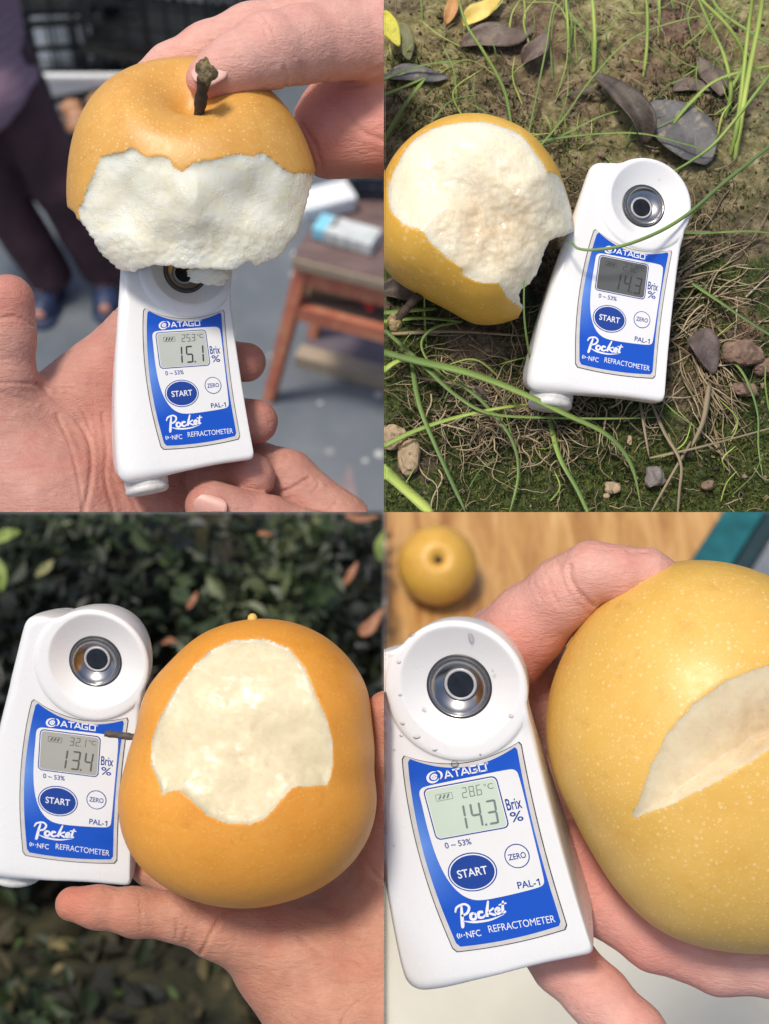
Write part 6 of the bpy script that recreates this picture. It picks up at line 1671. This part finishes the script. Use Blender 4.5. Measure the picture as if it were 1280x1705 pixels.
obj('tabletop', *prism([(2, front), (xe(front), front), (xe(back), back), (2, back)], ZT - 40, ZT), TW, wt, smooth=False)
wE = 112.0
TEAL = simple('teal_paint', (0.012, 0.105, 0.115), 0.35, 0.35, 60)
f2, b2 = front, back
obj('edge_band', *prism([(xe(f2) + 3, f2), (xe(f2) + wE * .72, f2), (xe(b2) + wE * .72, b2), (xe(b2) + 3, b2)], ZT - 55, ZT + 6), TEAL, wt, smooth=False)
obj('edge_groove', *prism([(xe(f2) + wE * .74, f2), (xe(f2) + wE, f2), (xe(b2) + wE, b2), (xe(b2) + wE * .74, b2)], ZT - 70, ZT - 8), simple('dark_teal_edge', (0.012, 0.035, 0.040), 0.5), wt, smooth=False)
for lx, ly in ((40, front + 40), (xe(front) - 60, front + 40), (40, back - 40), (xe(back) - 60, back - 40)):
    V, Fc = box_vf((lx - 30, ly - 30, 0), (lx + 30, ly + 30, ZT - 42)); obj('table_leg', V, Fc, TW, wt, smooth=False)
# whole pear on that table
pc = on_plane(727, 940, ZT + 70)
Rp = 71.0
th, ph = np.meshgrid(np.linspace(0, np.pi, 70), np.linspace(0, 2 * np.pi, 96, endpoint=False), indexing='ij')
r_ = Rp * (1 + 0.03 * np.cos(th) - 0.30 * np.exp(-(th / 0.20) ** 2) - 0.12 * np.exp(-((np.pi - th) / 0.25) ** 2))
V = np.stack([r_ * np.sin(th) * np.cos(ph), r_ * np.sin(th) * np.sin(ph), r_ * np.cos(th) * 0.97], -1).reshape(-1, 3)
V *= (1 + 0.012 * fbm(V, 60, 2, 4))[:, None]
axis = Matrix.Rotation(R_(28), 3, 'X') @ Matrix.Rotation(R_(0), 3, 'Y')
V = V @ np.array(axis).T + pc
V[:, 2] += ZT + 0.5 - V[:, 2].min()
Fc = [[i * 96 + k, (i + 1) * 96 + k, (i + 1) * 96 + (k + 1) % 96, i * 96 + (k + 1) % 96] for i in range(69) for k in range(96)]
SK5 = pear_mat('pear_skin_plain', (0.70, 0.42, 0.075), (0.60, 0.31, 0.045), (0.8, 0.55, 0.2), 0.3, False, 8)
t = thing('pear', 'whole small yellow pear standing on the wooden table in the blurred background', 'pear', (pc[0], pc[1], ZT), 'world')
obj('skin', V, np.array(Fc, np.int32), SK5, t)
dirn = np.array(axis) @ np.array([0, 0, 1.0]); cc = V[:96].mean(0)
Vn = IV * [9, 9, 5] * (1 + 0.3 * fbm(IV, 0.5, 2, 1))[:, None] + cc + dirn * 4
obj('calyx', Vn, IF, simple('dark_calyx', (0.022, 0.014, 0.008), 0.8, 0.4, 4), t)
# cream cloth on a lower bench in front
CR = M('cream_cloth', 0.8)
CR.set(Base_Color=CR.ramp(CR.noise(260, 4), [(0.3, (0.50, 0.47, 0.37)), (0.7, (0.62, 0.59, 0.49))])); CR.bump(CR.noise(1.5, 2), 0.4, 0.3)
ZC = 1090.0
c0 = on_plane(500, 1330, ZC); c1 = on_plane(1500, 1900, ZC)
nx, ny = 70, 60
gx, gy = np.meshgrid(np.linspace(2, c1[0] + 500, nx), np.linspace(c1[1] - 150, front - 30, ny), indexing='ij')
gz = ZC + 5 * fbm(np.stack([gx, gy, 0 * gx], -1), 160, 3, 6) + 4
V = np.stack([gx, gy, gz], -1).reshape(-1, 3); V = np.vstack([V, V - [0, 0, 4]])
nn_ = nx * ny; ii, jj = np.meshgrid(np.arange(nx - 1), np.arange(ny - 1), indexing='ij')
Q = np.stack([ii * ny + jj, (ii + 1) * ny + jj, (ii + 1) * ny + jj + 1, ii * ny + jj + 1], -1).reshape(-1, 4)
rim = [i * ny for i in range(nx)] + [(nx - 1) * ny + j for j in range(1, ny)] + [i * ny + ny - 1 for i in range(nx - 2, -1, -1)] + [j for j in range(ny - 2, 0, -1)]
side = np.array([[rim[k], nn_ + rim[k], nn_ + rim[(k + 1) % len(rim)], rim[(k + 1) % len(rim)]] for k in range(len(rim))])
tag(obj('cream_cloth', V, np.vstack([Q, Q[:, ::-1] + nn_, side]).astype(np.int32), CR.m, None, (gx.mean(), gy.mean(), ZC), 'world'), 'plain cream cloth spread below the two outstretched fingers', 'cloth')
V, Fc = box_vf((8, gy.min() + 5, ZC - 60), (gx.max() - 5, gy.max() - 5, ZC - 6), 4)
t = thing('bench', 'low bench carrying the plain cream cloth under the hand', 'bench', (gx.mean(), gy.mean(), 0), 'world')
obj('bench_top', V, Fc, PALEW, t, smooth=False)
for lx in (45, gx.max() - 60):
    for ly in (gy.min() + 60, gy.max() - 60):
        V, Fc = box_vf((lx - 25, ly - 25, 0), (lx + 25, ly + 25, ZC - 62)); obj('leg', V, Fc, PALEW, t, smooth=False)

# water drops on the fourth refractometer
WAT = bpy.data.materials.new('water'); WAT.use_nodes = True
_n = WAT.node_tree; _n.nodes.remove(_n.nodes['Principled BSDF'])
_a = _n.nodes.new('ShaderNodeBsdfTransparent'); _a.inputs[0].default_value = (0.93, 0.94, 0.95, 1)
_g = _n.nodes.new('ShaderNodeBsdfGlossy'); _g.inputs['Roughness'].default_value = 0.03
_f = _n.nodes.new('ShaderNodeFresnel'); _f.inputs[0].default_value = 1.45
_x = _n.nodes.new('ShaderNodeMixShader')
_n.links.new(_f.outputs[0], _x.inputs[0]); _n.links.new(_a.outputs[0], _x.inputs[1]); _n.links.new(_g.outputs[0], _x.inputs[2])
_n.links.new(_x.outputs[0], _n.nodes['Material Output'].inputs[0])
bpy.context.view_layer.update()
MW4 = WM.inverted() @ DEV[4].matrix_world
def drop(u, v, r, w=0.0, asp=1.0, where=''):
    n = np.array(MW4 @ Vector((loc(u, v, w) / 1000).tolist())) * 1000
    V = IV.copy(); V[:, 2] = np.where(V[:, 2] < 0, V[:, 2] * 0.05, V[:, 2] * 0.55)
    V = V * (1 + 0.14 * fbm(IV + u, 1.1, 2, 3))[:, None] * [r, r * asp, r]
    W3 = V[:, [0, 2, 1]] * [1, -1, 1]                    # lift out of the face
    Rm = np.array(MW4.to_3x3())
    P = W3 @ Rm.T + n
    tag(obj('water_drop', P, IF, WAT, None, n), 'clear water drop on the wet refractometer, ' + where, 'water drop', 'water drops on the wet refractometer')
for u, v, r, w, a, wh in ((14.2, 52.8, 1.5, 0.3, .9, 'hanging at the top edge of the blue label'), (6.0, 62.5, 1.5, 0.6, .7, 'largest at the lower left of the dish rim'), (10.0, 58.0, 1.2, 0.6, .7, 'on the dish rim just above the label'), (15.5, 58.5, 2.3, -0.5, .5, 'long streak inside the lower dish'),
                      (3.0, 67, 0.8, 0.8, 1, 'low on the left of the dish rim'), (4.5, 75, 0.7, 0.8, 1, 'halfway up the left of the dish rim'), (27.5, 86.5, 1.0, 0.2, 1.4, 'tall one inside the upper right of the dish'), (6.5, 84, 0.9, 0.8, .8, 'at the upper left of the dish rim'), (1.5, 63.5, 0.6, .0, 1, 'tiny, beside the lower left dish rim'),
                      (-1.5, 60, 0.7, -0.2, 1, 'on the left shoulder beside the label corner'), (-9, 33, 0.7, -0.6, 1, 'on the left side level with the screen'), (33, 63, 1.0, 0.7, .8, 'at the lower right of the dish rim'), (22, 54.5, 0.8, 0.6, 1.6, 'between dish and label at the right'), (31, 76, 0.6, -0.4, 1, 'inside the right of the dish'),
                      (9.5, 69.5, 0.7, -0.6, 1, 'inside the left of the dish'), (37.0, 79.5, 1.0, -1.5, 1.2, 'on the right edge of the dish'), (-6, 20, 0.5, -0.4, 1, 'lowest on the left side'), (12.0, 90.5, 1.2, 0.3, .7, 'on the top edge of the dish')):
    drop(u, v, r * 0.75, w, a, wh)

# ------------------------------------------------------------------ tidy up helper properties
for o in bpy.data.objects:
    if '_b' in o: del o['_b']
